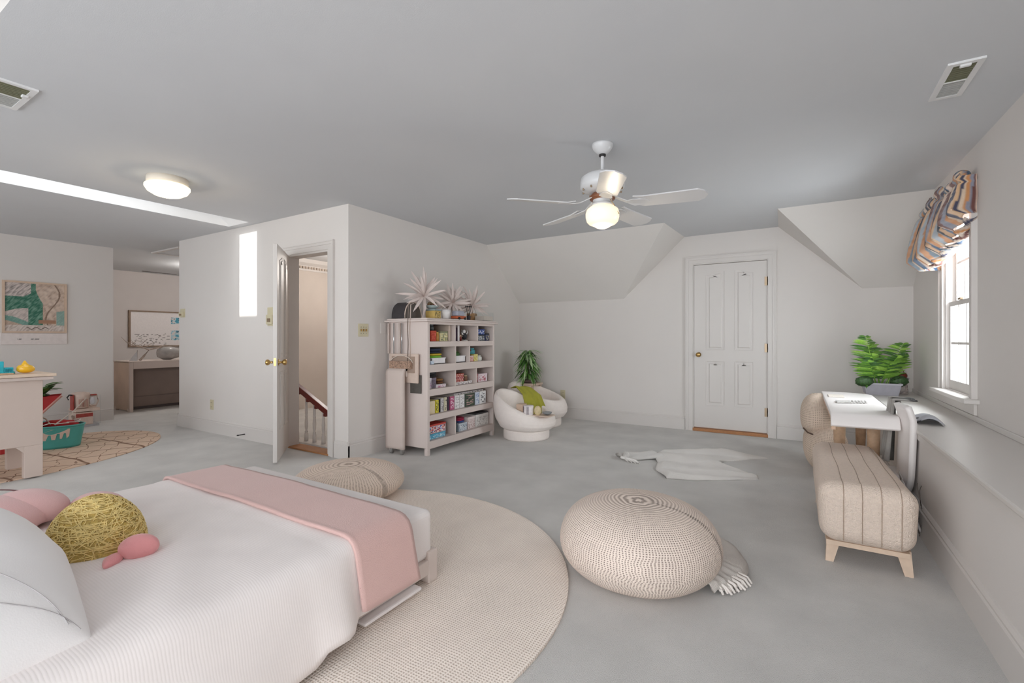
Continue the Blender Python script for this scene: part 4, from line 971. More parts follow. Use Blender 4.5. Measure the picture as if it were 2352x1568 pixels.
item('gift_tin', 'tin', 'cream and green patterned tin right of the amber jar', 1018.5, 1036, z1, .1, 'ddd6a8', pr=['8a8c70', 'e8e2bc', '5f6a55', 'd9cf90'])
item('folder', 'folder', 'tall beige folder against the divider on the top shelf', 1037, 1042.5, z1, .165, 'cdbcae', kind='book')
item('book', 'book', 'narrow dark purple book in the middle top compartment', 1051, 1054.5, z1, .15, '3a2436', kind='book', pr=['3a2436', '9a86a0'])
item('book', 'book', 'second dark purple book, touching the tall white book', 1054.7, 1058, z1, .145, '43293e', kind='book')
item('book', 'book', 'tall white book in the middle top compartment', 1058.5, 1063, z1, .165, 'e9e4e4', kind='book')
item('figurine', 'figurine', 'small red-brown figurine in the middle top compartment', 1065, 1073, z1, .075, '7c2f28', kind='fig', pr=['d8b9a0', '6d2a26'])
item('figurine', 'figurine', 'black and white figurine with raised arms on the top shelf', 1075, 1090, z1, .135, '26262c', kind='fig', pr=['e8e6e6', '2c2c30', 'd9d4d0'])
item('game_box', 'box', 'dark blue and grey box in the right top compartment', 1103, 1120, z1, .07, '5f6570', pr=['3a4048', '8d9096', 'c9cdd0'])
item('game_box', 'box', 'bright blue box stacked on the grey one, top shelf right', 1103, 1120, z1+.073, .058, '2f4a93', pr=['2f4a93', '4a66b4', 'e2e8f2', '2f4a93'])
item('game_box', 'box', 'small navy box at the right end of the top shelf', 1121, 1130, z1, .085, '2c3560', pr=['23272e', 'c9c3ae', '3c4a86'])
item('storage_bin', 'bin', 'long white bin at the left of the second shelf', 998, 1031, z2, .06, 'f0eef0', kind='bin')
item('cloth_pile', 'cloth', 'lime green, yellow and navy cloths piled in the long white bin', 996, 1030, z2+.008, .145, '77b23c', xf=-3.10, kind='pile', pr=['6fae3a', '7fbf3a', '7fc43e', 'd9b83e', '2d3448', '3a4258'])
item('small_box', 'box', 'small pale blue box in front of the long white bin', 990.5, 1000, z2, .035, 'c9d6e6', xf=-3.064, dep=.022, pr=['dbe4f0', 'b8c9dd'])
item('storage_bin', 'bin', 'square white bin in the middle of the second shelf', 1050, 1076, z2, .07, 'f2f0f2', kind='bin')
item('potted_herbs', 'plant', 'leafy green plants growing out of the square white bin', 1051, 1075, z2+.05, .09, '5f8a3a', xf=-3.1, kind='leafy')
item('small_box', 'box', 'pink and white box at the left of the third second-shelf bay', 1084, 1095, z2, .062, 'dfa79c', pr=['e9d6d2', 'c8625a', 'e3b4a8'])
item('small_box', 'box', 'yellow patterned box between the pink box and white cup', 1095.5, 1104.5, z2, .075, 'dfd26e', pr=['e8de8a', 'c9b64a', 'f0eccc'])
item('cup', 'cup', 'white printed cup on the right of the second shelf', 1105.5, 1117.5, z2, .06, 'dfe0d8', kind='jar', pr=['dfe0d8'])
item('figurine', 'figurine', 'brown bear figurine standing on the pink and white box', 1085, 1097, z2+.064, .085, '6e4030', xf=-3.1, kind='fig', pr=['8a5a44', '5c3428'])
item('jar', 'jar', 'cyan jar raised behind the white printed cup', 1099.5, 1114, z2+.077, .065, '5fb6c4', xf=-3.16, kind='jar', pr=['68c0ce'])
tag(box('tin_riser', -3.24, -3.155, yat(1099), yat(1115), z2+.001, z2+.076, solid('cbb9a0'), None, .003), 'tan block under the raised cyan jar', 'block')
item('craft_box', 'box', 'white and mauve box at the left of the third shelf', 988.5, 999, z3, .105, 'cfc9d2', pr=['e3dfe6', 'b98ba6', 'a9a6b8', 'd9d4dc'])
item('cloth_pile', 'cloth', 'black cloth stack on the mauve box at the third shelf left', 988.5, 1018, z3+.108, .05, '2c2b2e', xf=-3.10, kind='pile', pr=['2c2b2e', '3a383c'])
item('magazine', 'magazine', 'white and pink magazines lying under the brown bag, third shelf', 1009, 1032, z3, .03, 'e3d9de', pr=['e9e3e6', 'b96a86', 'e6dce2'])
item('box', 'box', 'dull purple box behind the magazines on the third shelf', 1000, 1011.5, z3, .1, '6e6370', xf=-3.1, pr=['7c7080', '5f5464'])
item('cloth_pile', 'bag', 'brown and tan soft bag lying on the magazines', 1013, 1029, z3+.033, .055, '7a5230', kind='pile', pr=['6b4428', '8a6238'])
item('magazine', 'magazine', 'white printed box set flat under the red books', 1050, 1092, z3, .028, 'e6e0df', pr=['efe9e8', '8a8284', 'efe9e8', 'd8cfd0'])
for i, (c, lb) in enumerate((('b04a3c', 'brick red book lying at the bottom of the red stack'), ('c26a5a', 'salmon red book second from the bottom of the red stack'), ('a83c44', 'crimson book in the middle of the red stack'), ('c87060', 'light red book fourth up in the red stack'), ('b2503c', 'orange-red book on top of the red stack'))):
    item('book', 'book', lb, 1050+i*.3, 1073-(i % 2), z3+.03+i*.0175, .0165, c, pr=[c, 'd8a0a0', c, 'e6c9c4'], kind='box', group=None)
item('jar', 'jar', 'brown jar with cream label beside the red book stack', 1075, 1084, z3+.029, .06, '6e4a34', kind='jar', pr=['b8a988'])
item('card_box', 'box', 'small red box at the left of the third shelf right bay', 1098.5, 1104, z3, .095, 'b8585c', pr=['c9686c', 'e6c6c6'])
item('card_box', 'box', 'pink white box with red print in the third shelf right bay', 1105, 1126, z3, .09, 'ead9de', pr=['ead9de', 'ead9de', 'b23a52', 'f0e6ea'])
B4 = [(988, 1007, .125, 'e6d6b4', None, 'thick plain cream book at the left of the fourth shelf'), (1007.6, 1015.5, .13, 'dccf3e', ['e6dc50', 'e6dc50', '2e2c20'], 'bright yellow book on the fourth shelf'), (1016, 1019, .135, '2c2a2c', None, 'thin black book right of the yellow one'), (1019.3, 1027, .138, 'cfcbcb', ['dedada', '6c686a', 'cfcbcb'], 'grey and white lettered book on the fourth shelf'),
      (1027.4, 1034.5, .14, 'd6cfb4', ['e3ddc6', '4a463c', 'd6cfb4'], 'cream lettered book before the dark purple one'), (1035, 1039.5, .145, '38283c', None, 'dark purple book in the middle of the fourth shelf'), (1040.5, 1051, .14, 'b8587e', ['c9688e', 'ecd6e0', '9c3a64'], 'magenta and white book on the fourth shelf'),
      (1051.4, 1063, .142, 'e6e4e4', ['eeecec', 'eeecec', 'a9a6a8'], 'white printed book right of the magenta one'), (1063.4, 1074.5, .142, 'e9e7e7', ['f1efef', 'f1efef', 'b4b0b2'], 'second white printed book, before the dark floral one'), (1075, 1097.5, .14, '3c4a3c', ['3c4a3c', '55684f', '2a3330', 'c9a0a0'], 'wide dark floral box on the fourth shelf'),
      (1098.2, 1108, .14, 'cfd8e6', ['dfe6f0', '7c94b8', 'cfd8e6'], 'pale blue and white book near the right of shelf four'), (1108.4, 1123, .142, 'e6e6e6', ['efefef', 'efefef', '6c6c70', 'dadada'], 'white printed box at the right end of shelf four')]
for a, b, h, c, pr, lb in B4: item('book', 'book', lb, a, b, z4, h, c, kind='book', pr=pr)
item('magazine', 'magazine', 'grey magazines lying flat across the tops of the fourth shelf books', 1053, 1120, z4+.1425, .018, 'b9b4b4', xf=-3.11, dep=.16, pr=['cfcaca', '5a5658', 'cfcaca'])
item('jigsaw_box', 'box', 'turquoise box at the bottom left of the lowest shelf', 989, 1031, z5, .05, '4f9fc0', pr=['5fb0cf', '4794b8', 'bfe0ec'])
item('jigsaw_box', 'box', 'red, white and blue patterned box on the turquoise one', 989, 1031.5, z5+.053, .09, 'c9b9bc', pr=['c8483e', 'f0ecec', '5a78c0', 'e9c9c0', '2e2a34', 'f3f0f0', 'b83a38'])
item('toy_bucket', 'jar', 'teal and black pot on the lowest shelf right of the divider', 1050, 1060, z5, .13, '2f4a4e', kind='jar', pr=['2c3436'])
item('box', 'box', 'pale grey-blue box on the lowest shelf beside the teal pot', 1060.5, 1080, z5, .085, 'aab4bf', pr=['c6ced6', '8a96a4', 'dfe3e8'])
item('cloth_pile', 'cloth', 'red and blue cloths stacked on the pale grey-blue box', 1061, 1079, z5+.088, .055, 'a8324e', xf=-3.1, kind='pile', pr=['4a5fa0', 'b8325a', 'a02c48'])
item('box', 'box', 'white box with pink print on the lowest shelf', 1081, 1098, z5, .13, 'd8c9c6', pr=['e6dad8', 'b89a98', 'dccfcc'])
item('wide_box', 'box', 'wide white ruled box at the right of the lowest shelf', 1099, 1129, z5, .135, 'dedbd8', pr=['e8e5e2', 'e8e5e2', 'b9b5b2'])
item('folder', 'folder', 'dark grey folder lying on the wide white ruled box', 1100, 1128, z5+.139, .012, '4c4a4c', pr=['4c4a4c'])

# ------------------------------------------------------------------ on top of the bookcase
def spiky(label, c, ht, n, ls, rs, pot, hr=.014):
    t = thing('dried_palm', label, 'plant', c, 'white dried palms on the bookcase'); r_ = random.Random(rs)
    V = mat('dried_white', 'e6dad4', .85, .06, 20)
    tube('trunk', [(c[0], c[1], c[2]+.001), (c[0]+.006, c[1]+.004, c[2]+ht*.5), (c[0], c[1], c[2]+ht)], [hr*1.3, hr, hr*1.1], V, t, 10)
    for i in range(n):
        a = i*2.39996+r_.uniform(-.2, .2); el = 1.35-1.9*i/n+r_.uniform(-.12, .12)
        d = Vector((cos(a)*cos(el), sin(a)*cos(el), sin(el)))
        s = ls*r_.uniform(.8, 1.12)*(1 if el > -.1 else .95)
        if c[0]+d.x*s < -3.585: s = max(.06, (c[0]+3.585)/max(.01, -d.x)*.95); s = min(s, ls)
        put('leaf', dlf[i % 3], (c[0], c[1], c[2]+ht+.004*(i % 4)), d, s, t, sw=ls*1.05, up=Vector((.8, -.7, .5+r_.uniform(-.4, .4))).normalized())
    if pot == 'white': lathe('pot', [(.035, 0), (.05, .07), (.046, .07), (0, .06)], c, solid('dcd6d4'), t, 20)
    if pot == 'tan': lathe('pot', [(.05, 0), (.06, .02), (.06, .085), (.055, .09), (0, .085)], c, mat('banded_wood', 'c49a6c', .5, .3, 40), t, 20)
    return t
dlf = [leafmesh('dried_leaf', mat('dried_white', 'd6c8c2'), 1, .06, d, 7, .35) for d in (.12, .3, .5)]
zt = ZTOP
spiky('tall white dried palm at the near left end of the bookcase top', (-3.24, 3.60, zt), .22, 34, .25, 1, '', .02)
spiky('middle white dried palm with thick trunk on the bookcase top', (-3.24, 4.06, zt), .18, 32, .215, 2, '', .018)
spiky('small white dried palm in a tan banded pot on the bookcase top', (-3.24, 4.42, zt), .17, 32, .22, 3, 'tan', .012)
t = thing('dark_bag', 'dark grey arched bag with cream strap at the left of the bookcase top', 'bag', (-3.4, 3.5, zt))
def arch(u, v):
    a = PI*u; return (-3.5+.18*v, 3.53-.12*cos(a), zt+.003+.165*sin(a)**.8)
V_ = []
grid('bag_shell', arch, 20, 6, M_dark, t, smooth=True)
for x in (-3.5, -3.32): mesh('bag_side', [arch(i/20, 0)[:0] or (x, arch(i/20, 0)[1], arch(i/20, 0)[2]) for i in range(21)], [list(range(21))], solid('5d5650'), t, False)
tube('bag_piping', [(-3.318, arch(i/20, 0)[1], arch(i/20, 0)[2]) for i in range(21)], .006, solid('cbb9ab'), t, 6)
st_ = []
for k_, dx in enumerate((0, .03)):
    grid('strap', lambda u, v: (-3.26+dx-.0*u, 3.385+.014*v+(.004*sin(u*12)), zt-.0+.14-(.60+.05*k_)*u+.0) if u > .2 else (-3.28+dx+.02*u/.2, 3.46-.075*u/.2+.014*v, zt+.15-.02*u/.2), 18, 2, solid('d2c3b8') if k_ else solid('8d8078'), t)
item2 = []
t = thing('mosaic_box', 'yellow box with a blue-grey lid between the first two dried palms', 'box', (-3.22, 3.7, zt)); box('carton', -3.3, -3.16, 3.67, 3.77, zt+.001, zt+.085, solid('c9ab62'), t, .003); box('lid', -3.305, -3.155, 3.665, 3.775, zt+.085, zt+.1, solid('8e9c9c'), t, .003)
picture('front_print', (-3.159, 3.68, zt+.01), (0, .08, 0), (0, 0, .065), 8, 7, lambda u, v: rgb(('c9ab62', 'd8bf7a', '7c6a3c')[int(hsh(int(u*8), int(v*7), 3)*3)]), t)
t = thing('shell_dish', 'grey-blue dish piled with red-brown shells on the bookcase top', 'dish', (-3.2, 3.75, zt+.1)); lathe('dish', [(.03, 0), (.06, .02), (.07, .04), (.066, .04), (0, .015)], (-3.235, 3.72, zt+.101), solid('9ba7a6', .3), t, 24)
for i in range(9): blob('shell_piece', (-3.235+.03*cos(i*2.4), 3.72+.04*sin(i*2.4), zt+.145+.01*(i % 3)), .018, .015, .012, solid(('8a4a34', 'a87a58', '7a6a4a')[i % 3]), par=t, nu=10, nv=6)
t = thing('white_planter', 'white tapered pot between the yellow box and middle palm', 'pot', (-3.14, 3.75, zt)); lathe('pot_body', [(.035, 0), (.045, .06), (.052, .1), (.047, .1), (0, .085)], (-3.15, 3.84, zt+.001), solid('dedbda'), t, 24); lathe('pot_soil', [(.045, .086), (0, .088)], (-3.15, 3.84, zt+.001), solid('8a7f78'), t, 20)
t = thing('toy_van', 'grey-windowed orange toy van before the middle palm', 'toy', (-3.12, 3.97, zt)); box('van_body', -3.16, -3.07, 3.93, 4.09, zt+.012, zt+.04, solid('b85a34'), t, .006); box('van_cabin', -3.155, -3.075, 3.94, 4.07, zt+.04, zt+.095, solid('a9abb8'), t, .012)
for y in (3.96, 4.06):
    o = lathe('wheel', [(0, 0), (.014, .001), (.014, .01), (0, .011)], (0, 0, 0), M_black, t, 12); o.matrix_local = Matrix.Translation((-3.07+3.12, y-3.97, .0145)) @ Matrix.Rotation(PI/2, 4, 'Y')
t = thing('brush_holder', 'dark brushes standing beside the tan banded pot', 'brushes', (-3.15, 4.1, zt)); lathe('cup', [(.02, 0), (.024, .05), (.02, .05), (0, .01)], (-3.13, 4.21, zt+.001), solid('3c3a40'), t, 14)
for i in range(4): tube('brush', [(-3.13, 4.21, zt+.01), (-3.13+.012*(i-1.5), 4.21+.016*(i-1.5), zt+.15)], .003, M_black, t, 6); blob('brush_head', (-3.13+.012*(i-1.5), 4.21+.016*(i-1.5), zt+.155), .008, .01, .012, M_black, par=t, nu=8, nv=6)
t = thing('glass_tank', 'clear glass tank half filled with pale sand at the right of the bookcase top', 'tank', (-3.1, 4.4, zt))
boxes('tank_glass', [(-3.16, -3.03, 4.36, 4.364, zt, zt+.1), (-3.16, -3.03, 4.556, 4.56, zt, zt+.1), (-3.16, -3.156, 4.364, 4.556, zt, zt+.1), (-3.034, -3.03, 4.364, 4.556, zt, zt+.1), (-3.16, -3.03, 4.36, 4.56, zt-.0, zt+.004)], M_pane, t)
box('sand', -3.154, -3.036, 4.366, 4.554, zt+.005, zt+.055, solid('d3c5ba'), t)
# ------------------------------------------------------------------ padded board cart at the bookcase side
ct = thing('padded_board', 'cream padded board with curved top hanging on casters beside the bookcase', 'board', (-3.45, 3.3, 0))
cs = rnd([(-3.56, 0), (-3.25, 0)], .01) if 0 else None
sy = rnd([(3.33, .055), (3.33, .84), (3.41, .84), (3.41, .76)], .05, 6)
def cart(u, v):
    y, z = path(sy, u); return (-3.50+.235*v, y, z)
thick(grid('board_pad', cart, 40, 6, M_cream, ct), .03)
box('upper_frame', -3.52, -3.14, 3.40, 3.425, .70, .985, solid('d2bfb2'), ct, .005)
box('frame_inset', -3.48, -3.18, 3.392, 3.401, .80, .96, solid('a58f80'), ct)
bk = boxes('wire_basket', [(-3.48, -3.20, 3.36, 3.365, .845, .915), (-3.48, -3.475, 3.365, 3.395, .845, .915), (-3.205, -3.20, 3.365, 3.395, .845, .915), (-3.48, -3.20, 3.36, 3.395, .84, .845)], mat('woven_tan', 'a08370', .7, .5, 70), ct)
tube('arch_rim', [(-3.49+.30*i/16, 3.385, .90+.07*sin(PI*(i/16))**.6) for i in range(17)], .005, solid('d8cabf'), ct, 6)
for x in (-3.545, -3.47, -3.39, -3.36): tube('rod', [(x, 3.412, .985), (x, 3.412, 1.29)], .011 if x in (-3.545, -3.39) else .006, M_cream if x in (-3.545, -3.39) else M_chrome, ct, 8)
box('dark_pocket', -3.26, -3.12, 3.425, 3.432, .60, .78, mat('smoked_film', '56534e', .3, .2, 20), ct)
for x in (-3.45, -3.31): 
    o = lathe('caster', [(0, 0), (.025, .002), (.025, .02), (0, .022)], (0, 0, 0), solid('8f8c88'), ct, 16); o.matrix_local = Matrix.Translation((x+3.45, .055, .026)) @ Matrix.Rotation(PI/2, 4, 'Y')
    box('caster_fork', x-.004, x+.026, 3.34, 3.37, .03, .07, solid('8f8c88'), ct)

# ------------------------------------------------------------------ left cabinet and playroom things
cb = thing('play_cabinet', 'cream cabinet with thick top on a square leg at the left edge', 'cabinet', (-5.55, .8, 0))
M_cab = mat('cabinet_paint', 'cdbcb2', .6, .02, 5)
box('cabinet_body', -5.85, -5.305, -.4, 1.29, .27, .80, M_cab, cb, .003)
for x, y in ((-5.37, 1.18), (-5.84, 1.18), (-5.37, -.4), (-5.84, -.4)): box('leg', x, x+.065, y, y+.11, .012, .27, M_cab, cb, .003)
prism('leg_bracket', [(1.18, .27), (1.18, .215), (1.15, .25), (1.13, .27)], 0, -5.37, -5.305, M_cab, cb)
box('top_lower', -5.88, -5.265, -.43, 1.345, .80, .825, M_cream, cb, .003); box('top_board', -5.89, -5.25, -.44, 1.36, .828, .85, mat('beech_top', 'dcc6b2', .5, .05, 10), cb, .003)
# duck and cyan toys
dk = thing('rubber_duck', 'yellow beakless rubber duck on the cream cabinet', 'toy', (-5.42, 1.2, .85))
M_yel = mat('duck_yellow', 'eeb820', .35, .03, 10, coat=.3)
def duckf(u, v):
    th, ph = 2*PI*u, -PI/2+PI*v; x, y, z = cos(ph)*cos(th), cos(ph)*sin(th), sin(ph)
    zz = .036+.036*z if z > 0 else .036+.034*z
    b_ = .034*math.exp(-((y+.12)**2+x*x)/.09)*(z > 0)+.008*(y < -.55)*(z > 0)*(z < .7)
    return (-5.42+.045*x, 1.215+.055*y*(1-.08*z), .852+max(0, zz)+b_)
grid('duck_body', duckf, 40, 34, M_yel, dk, cu=True)
cy_ = thing('cyan_toy', 'cyan block tower toy left of the yellow duck', 'toy', (-5.42, 1.08, .85)); M_cy = mat('cyan_plastic', '2fb4c4', .35, .15, 25)
box('toy_block', -5.45, -5.39, 1.04, 1.085, .851, .955, M_cy, cy_, .003); box('toy_block', -5.445, -5.395, 1.085, 1.14, .851, .905, M_cy, cy_, .003)
lathe('toy_wheel', [(.01, 0), (.028, .002), (.028, .02), (.01, .022)], (-5.42, 1.125, .851), M_cy, cy_, 14)
for i in range(4): box('toy_stud', -5.392, -5.386, 1.092+i*.011, 1.099+i*.011, .872, .894, solid('1f8a9c'), cy_)
tag(box('wooden_plank', -5.40, -5.33, 1.0, 1.13, .851, .862, M_wood, None, .003), 'small tan wooden plank before the cyan toy', 'plank')
t = thing('glass_plate', 'clear glass plate at the left edge of the cream cabinet', 'plate', (-5.45, .95, .85)); lathe('plate', [(.06, 0), (.1, .02), (.098, .023), (.05, .006), (0, .005)], (-5.47, .93, .851), M_glass, t, 28)
# teal basket
bk = thing('toy_basket', 'teal oval basket with cut-out shapes on the leaf rug', 'basket', (-6.6, 1.7, .012))
TC = Vector((-6.72, 1.60, .013)); ang = math.radians(40)
def ov(a, r=1, z=0): v = Vector((.40*r*cos(a), .20*r*sin(a), z)); v.rotate(Matrix.Rotation(ang, 3, 'Z')); return TC+v
M_teal = mat('teal_plastic', '4fa8a2', .45, .04, 20)
thick(grid('basket_wall', lambda u, v: ov(2*PI*u, .9+.1*v, .225*v), 60, 10, M_teal, bk, cu=True), .006)
grid('basket_floor', lambda u, v: ov(2*PI*u, .9*v, .004), 40, 4, M_teal, bk, cu=True)
tube('basket_rim', [ov(2*PI*i/50, 1.01, .225) for i in range(50)], .009, M_teal, bk, 8, True)
def onw(a0, a1, z0, z1, pts, name='cut_out'):
    V = []
    for s_, z_ in pts: V.append(ov(a0+(a1-a0)*s_, .9+.1*(z0+(z1-z0)*z_)/.225+.035, z0+(z1-z0)*z_))
    return mesh(name, V, [list(range(len(V)))], solid('d9c4b6'), bk, False)
onw(-1.62, -1.25, .06, .19, [(0, 0), (.7, .05), (1, .55), (1, .9), (.8, .9), (.75, .6), (.3, .75), (0, 1)])
onw(-1.14, -.5, .09, .2, [(0, 0), (.12, 0), (.2, .5), (.28, .5), (.32, .05), (.45, .05), (.5, .6), (.6, .6), (.62, .1), (.7, .1), (.76, .6), (.84, .6), (.9, .1), (1, .3), (1, 1), (.3, 1), (0, .7)])
onw(-2.05, -1.85, .07, .18, [(0, 0), (1, 0), (1, 1), (0, 1), (.3, .5)])
def stem_(name, label, cat, pts, r, m): return tag(tube(name, pts, r, m, None, 8), label, cat)
tag(blob('red_cloth', tuple(ov(.35, .45, .215)), .17, .11, .055, solid('b52a2c', .9), (0, 0, ang), fn=lambda p: p*(1+.15*nz(p.x*3, p.y*3, p.z*3))), 'red cloth bundle filling the right end of the teal basket', 'cloth')
tag(blob('green_cloth', tuple(ov(3.4, .4, .205)), .17, .13, .05, solid('22483a', .9), (0, 0, ang), fn=lambda p: p*(1+.15*nz(p.x*3, p.y*3, p.z*3+4))), 'dark green cloth in the left end of the teal basket', 'cloth')
ck = thing('jump_rope', 'white skipping cord tangled over the teal basket rim', 'rope', tuple(TC))
tube('cord', [ov(-1.6+.22*i, 1.0-.25*sin(i*1.3)**2, .235+.03*abs(sin(i*1.7))) for i in range(12)], .005, solid('e6e2dc'), ck, 6)
tube('cord', [tuple(ov(-.9, .8, .25)), tuple(ov(-.9, .5, .3)), tuple(ov(-1.3, .9, .36)), tuple(ov(-1.7, .9, .50))], .006, solid('c9b4a4'), ck, 6)
tube('cord', [tuple(ov(-.7, .7, .24)), tuple(ov(-.35, .95, .36)), tuple(ov(-.1, 1.15, .5))], .007, solid('d8cfc6'), ck, 6)
# red tray cart with plant
rt_ = thing('red_planter', 'red folded-sheet planter leaning between cabinet and teal basket', 'planter', (-6.6, 1.3, .012))
A_ = [(-6.62, 1.36, .53), (-6.42, 1.71, .56), (-6.62, 1.36, .10)]
V = [(-6.66, 1.30, .53), (-6.44, 1.70, .555), (-6.60, 1.30, .05), (-6.85, 1.38, .53), (-6.63, 1.76, .555), (-6.75, 1.36, .05)]
mesh('sheet_side', V, [[0, 2, 1], [3, 4, 5], [0, 3, 5, 2], [1, 2, 5, 4]], mat('red_sheet', 'b3282a', .5, .03, 10), rt_, False)
tube('pink_edge', [(-6.44, 1.705, .55), (-6.595, 1.305, .055)], .012, solid('e0aaa0'), rt_, 6)
box('foot', -6.68, -6.58, 1.30, 1.36, .013, .06, mat('red_sheet', 'b3282a'), rt_)
pl = thing('leafy_plant', 'broad-leaved green plant growing in the red planter', 'plant', (-6.58, 1.58, .53))
blob('soil_mound', (-6.6, 1.57, .555), .07, .09, .02, solid('3d3a26'), par=pl, nu=14, nv=6)
bl_ = [leafmesh('broad_leaf', mat('broad_green', c, .45, .25, 30), 1, .16, .25, 6) for c in ('4c7434', '5f8a40', '7ea35c')]
for i in range(26):
    a = i*2.4; el = .25+.7*((i*7) % 10)/10; put('leaf', bl_[i % 3], (-6.58+.03*cos(a), 1.57+.05*sin(a), .56+.015*(i % 7)), (cos(a)*cos(el), sin(a)*cos(el), sin(el)), .13+.05*((i*3) % 4)/4, pl)
# toy coffee maker
tm = thing('toy_coffee_maker', 'cream toy coffee maker with red trim standing against the left wall', 'toy', (-7.9, 2.2, 0))
M_tc = mat('toy_cream', 'd8c2b4', .5, .06, 20); M_rt = mat('toy_red', 'a8433a', .5, .2, 30)
box('toy_base', -8.03, -7.79, 2.02, 2.27, .03, .19, M_tc, tm, .008); box('drip_band', -7.789, -7.785, 2.03, 2.26, .13, .175, M_rt, tm)
lathe('hopper', [(.105, .24), (.115, .25), (.125, .40), (.12, .43), (.07, .44), (0, .44)], (-7.91, 2.14, 0), M_tc, tm, 28); box('shelf_plate', -8.03, -7.78, 2.02, 2.36, .2, .235, M_tc, tm, .004)
box('red_stripe', -7.93, -7.83, 2.005, 2.02, .22, .42, M_rt, tm)
tube('mug_handle', [(-7.86, 2.25, .39), (-7.84, 2.34, .39), (-7.84, 2.36, .32), (-7.85, 2.33, .26), (-7.86, 2.25, .26)], .012, M_tc, tm, 8)
blob('mug_window', (-7.84, 2.27, .325), .02, .04, .05, solid('dfe0e6'), par=tm, nu=16, nv=10); box('red_tip', -7.85, -7.82, 2.25, 2.33, .395, .41, M_rt, tm, .003)
tube('black_hook', [(-7.85, 2.02, .41), (-7.84, 1.96, .42), (-7.84, 1.93, .39), (-7.84, 1.95, .36)], .01, M_black, tm, 6)
boxes('clear_stand', [(-8.0, -7.8, 2.27, 2.38, .03, .036), (-7.81, -7.8, 2.37, 2.38, .03, .4), (-8.0, -7.99, 2.37, 2.38, .03, .4)], M_pane, tm); box('stand_foot', -8.0, -7.8, 2.02, 2.36, .0, .03, solid('b8b6b8'), tm, .004)
for i in range(7): box('rib', -7.79, -7.786, 2.07+.018*i, 2.075+.018*i, .26, .36, M_rt if i % 3 == 0 else solid('b89a88'), tm)
tube('bead_arm', [(-7.84, 2.0, .15), (-7.6, 1.93, .10), (-7.45, 1.86, .04)], .014, mat('beads', '9c8678', .4, .6, 80), tm, 8)

for o_ in [tm]: o_.location.y += .12; o_.scale = (1, .72, 1)

# ------------------------------------------------------------------ wall pictures
wp = thing('wall_picture', 'framed green and sand abstract painting on the left wall', 'picture', (XL, 1.92, 1.5))
a0, a1, b0, b1 = 1.632, 2.216, 1.203, 1.842
boxes('frame', [(XL, XL+.025, a0, a0+.022, b0, b1), (XL, XL+.025, a1-.022, a1, b0, b1), (XL, XL+.025, a0+.022, a1-.022, b0, b0+.022), (XL, XL+.025, a0+.022, a1-.022, b1-.022, b1)], M_wood if 0 else mat('pale_frame', 'd2b9a3', .6, .05, 20), wp)
def art(u, v):
    n1 = nz(u*3, v*3, 1); n2 = nz(u*14, v*14, 2); ln = nz(u*9+v*5, (v-u)*30, 4)
    sand = mixc(rgb('cbb3a0'), rgb('a58e80'), .5+.9*ln); stone = mixc(rgb('d4c8c2'), rgb('8d8480'), .4+1.3*ln)
    green = mixc(rgb('2f6a56'), rgb('78a08e'), .3+.9*ln+.6*n2)
    c = sand
    curve = .30+.52*max(0, (u-.02))**.75*1.05            # band rising to the right
    if u < .62:
        if v > .72+.22*(u-.1)**2*0-.0 and u < .42-.25*(.95-v)*0 and v > .66+.6*max(0, u-.2): c = stone
        elif v > .40+.0*u+.20*sin(u*4.5)*.4 or (u > .38): c = green
        elif v > .22+.10*cos(u*5): c = mixc(stone, rgb('cfc2ba'), .5)
        elif v > .15+.08*cos(u*5+.4): c = mixc(green, rgb('8fb3ac'), .5)
    if u > .60+.10*sin(v*5): c = mixc(sand, rgb('d9c6b6'), .5+n2)
    if .78 < u+.12*sin(v*6) < .81: c = rgb('8a7364')
    if u > .86 and v < .42+.2*(u-.86): c = mixc(green, rgb('a6bdb6'), .6)
    if v < .13: c = mixc(rgb('d8ccc4'), rgb('b9aaa0'), .4+ln*1.5)
    if u > .55 and .16 < v < .24 and u < .85: c = rgb('a87f66')
    if v < .1 and .35 < u < .72 and abs(v-.06-.02*sin(u*40)) < .008: c = rgb('5a4c44')
    return c
picture('painting', (XL+.012, a0+.022, b0+.022), (0, a1-a0-.044, 0), (0, 0, b1-b0-.044), 110, 120, art, wp)
box('inner_liner', XL, XL+.01, a0+.02, a1-.02, b0+.02, b1-.02, solid('4e4038'), wp)
t = tag(box('picture_ledge', XL, XL+.016, 1.62, 2.222, 1.06, 1.199, solid('e2d8d4'), None, .002), 'white lettered mat strip under the abstract painting', 'mat')
picture('strip_print', (XL+.0175, 1.76, 1.115), (0, .2, 0), (0, 0, .03), 24, 3, lambda u, v: rgb('4a4340') if (u < .22 or u > .6) and int(v*3) == 1 and hsh(int(u*24), 1, 9) > .25 else rgb('e2d8d4'), t)
t = thing('white_board', 'dark-framed white board with blue prints above the alcove desk', 'board', (XA, 4.3, 1.3))
a0, a1, b0, b1 = 3.795, 4.95, .965, 1.665
boxes('frame', [(XA, XA+.035, a0, a0+.03, b0, b1), (XA, XA+.035, a1-.03, a1, b0, b1), (XA, XA+.035, a0+.03, a1-.03, b0, b0+.025), (XA, XA+.035, a0+.03, a1-.03, b1-.025, b1)], mat('bronze_frame', '8a7462', .5, .1, 20), t)
def wbp(u, v):
    c = rgb('efe9e8')
    if v < .36 and nz(u*22, v*40, 3) > .28 and .06 < u < .6: c = rgb('7c7472')
    if abs(v-.36) < .006 and u < .6: c = rgb('b8b0ae')
    if .60 < u < .605: c = rgb('c6bebc')
    if u > .615 and (.66 < v < .86 or .16 < v < .46):
        q = nz(u*16, v*14, 8); c = rgb('4f9fb8') if q > .12 else rgb('b8d4dc') if q > -.1 else rgb('dfdad8')
        if nz(u*40, v*30, 1) > .42: c = rgb('3a3c48')
    return c
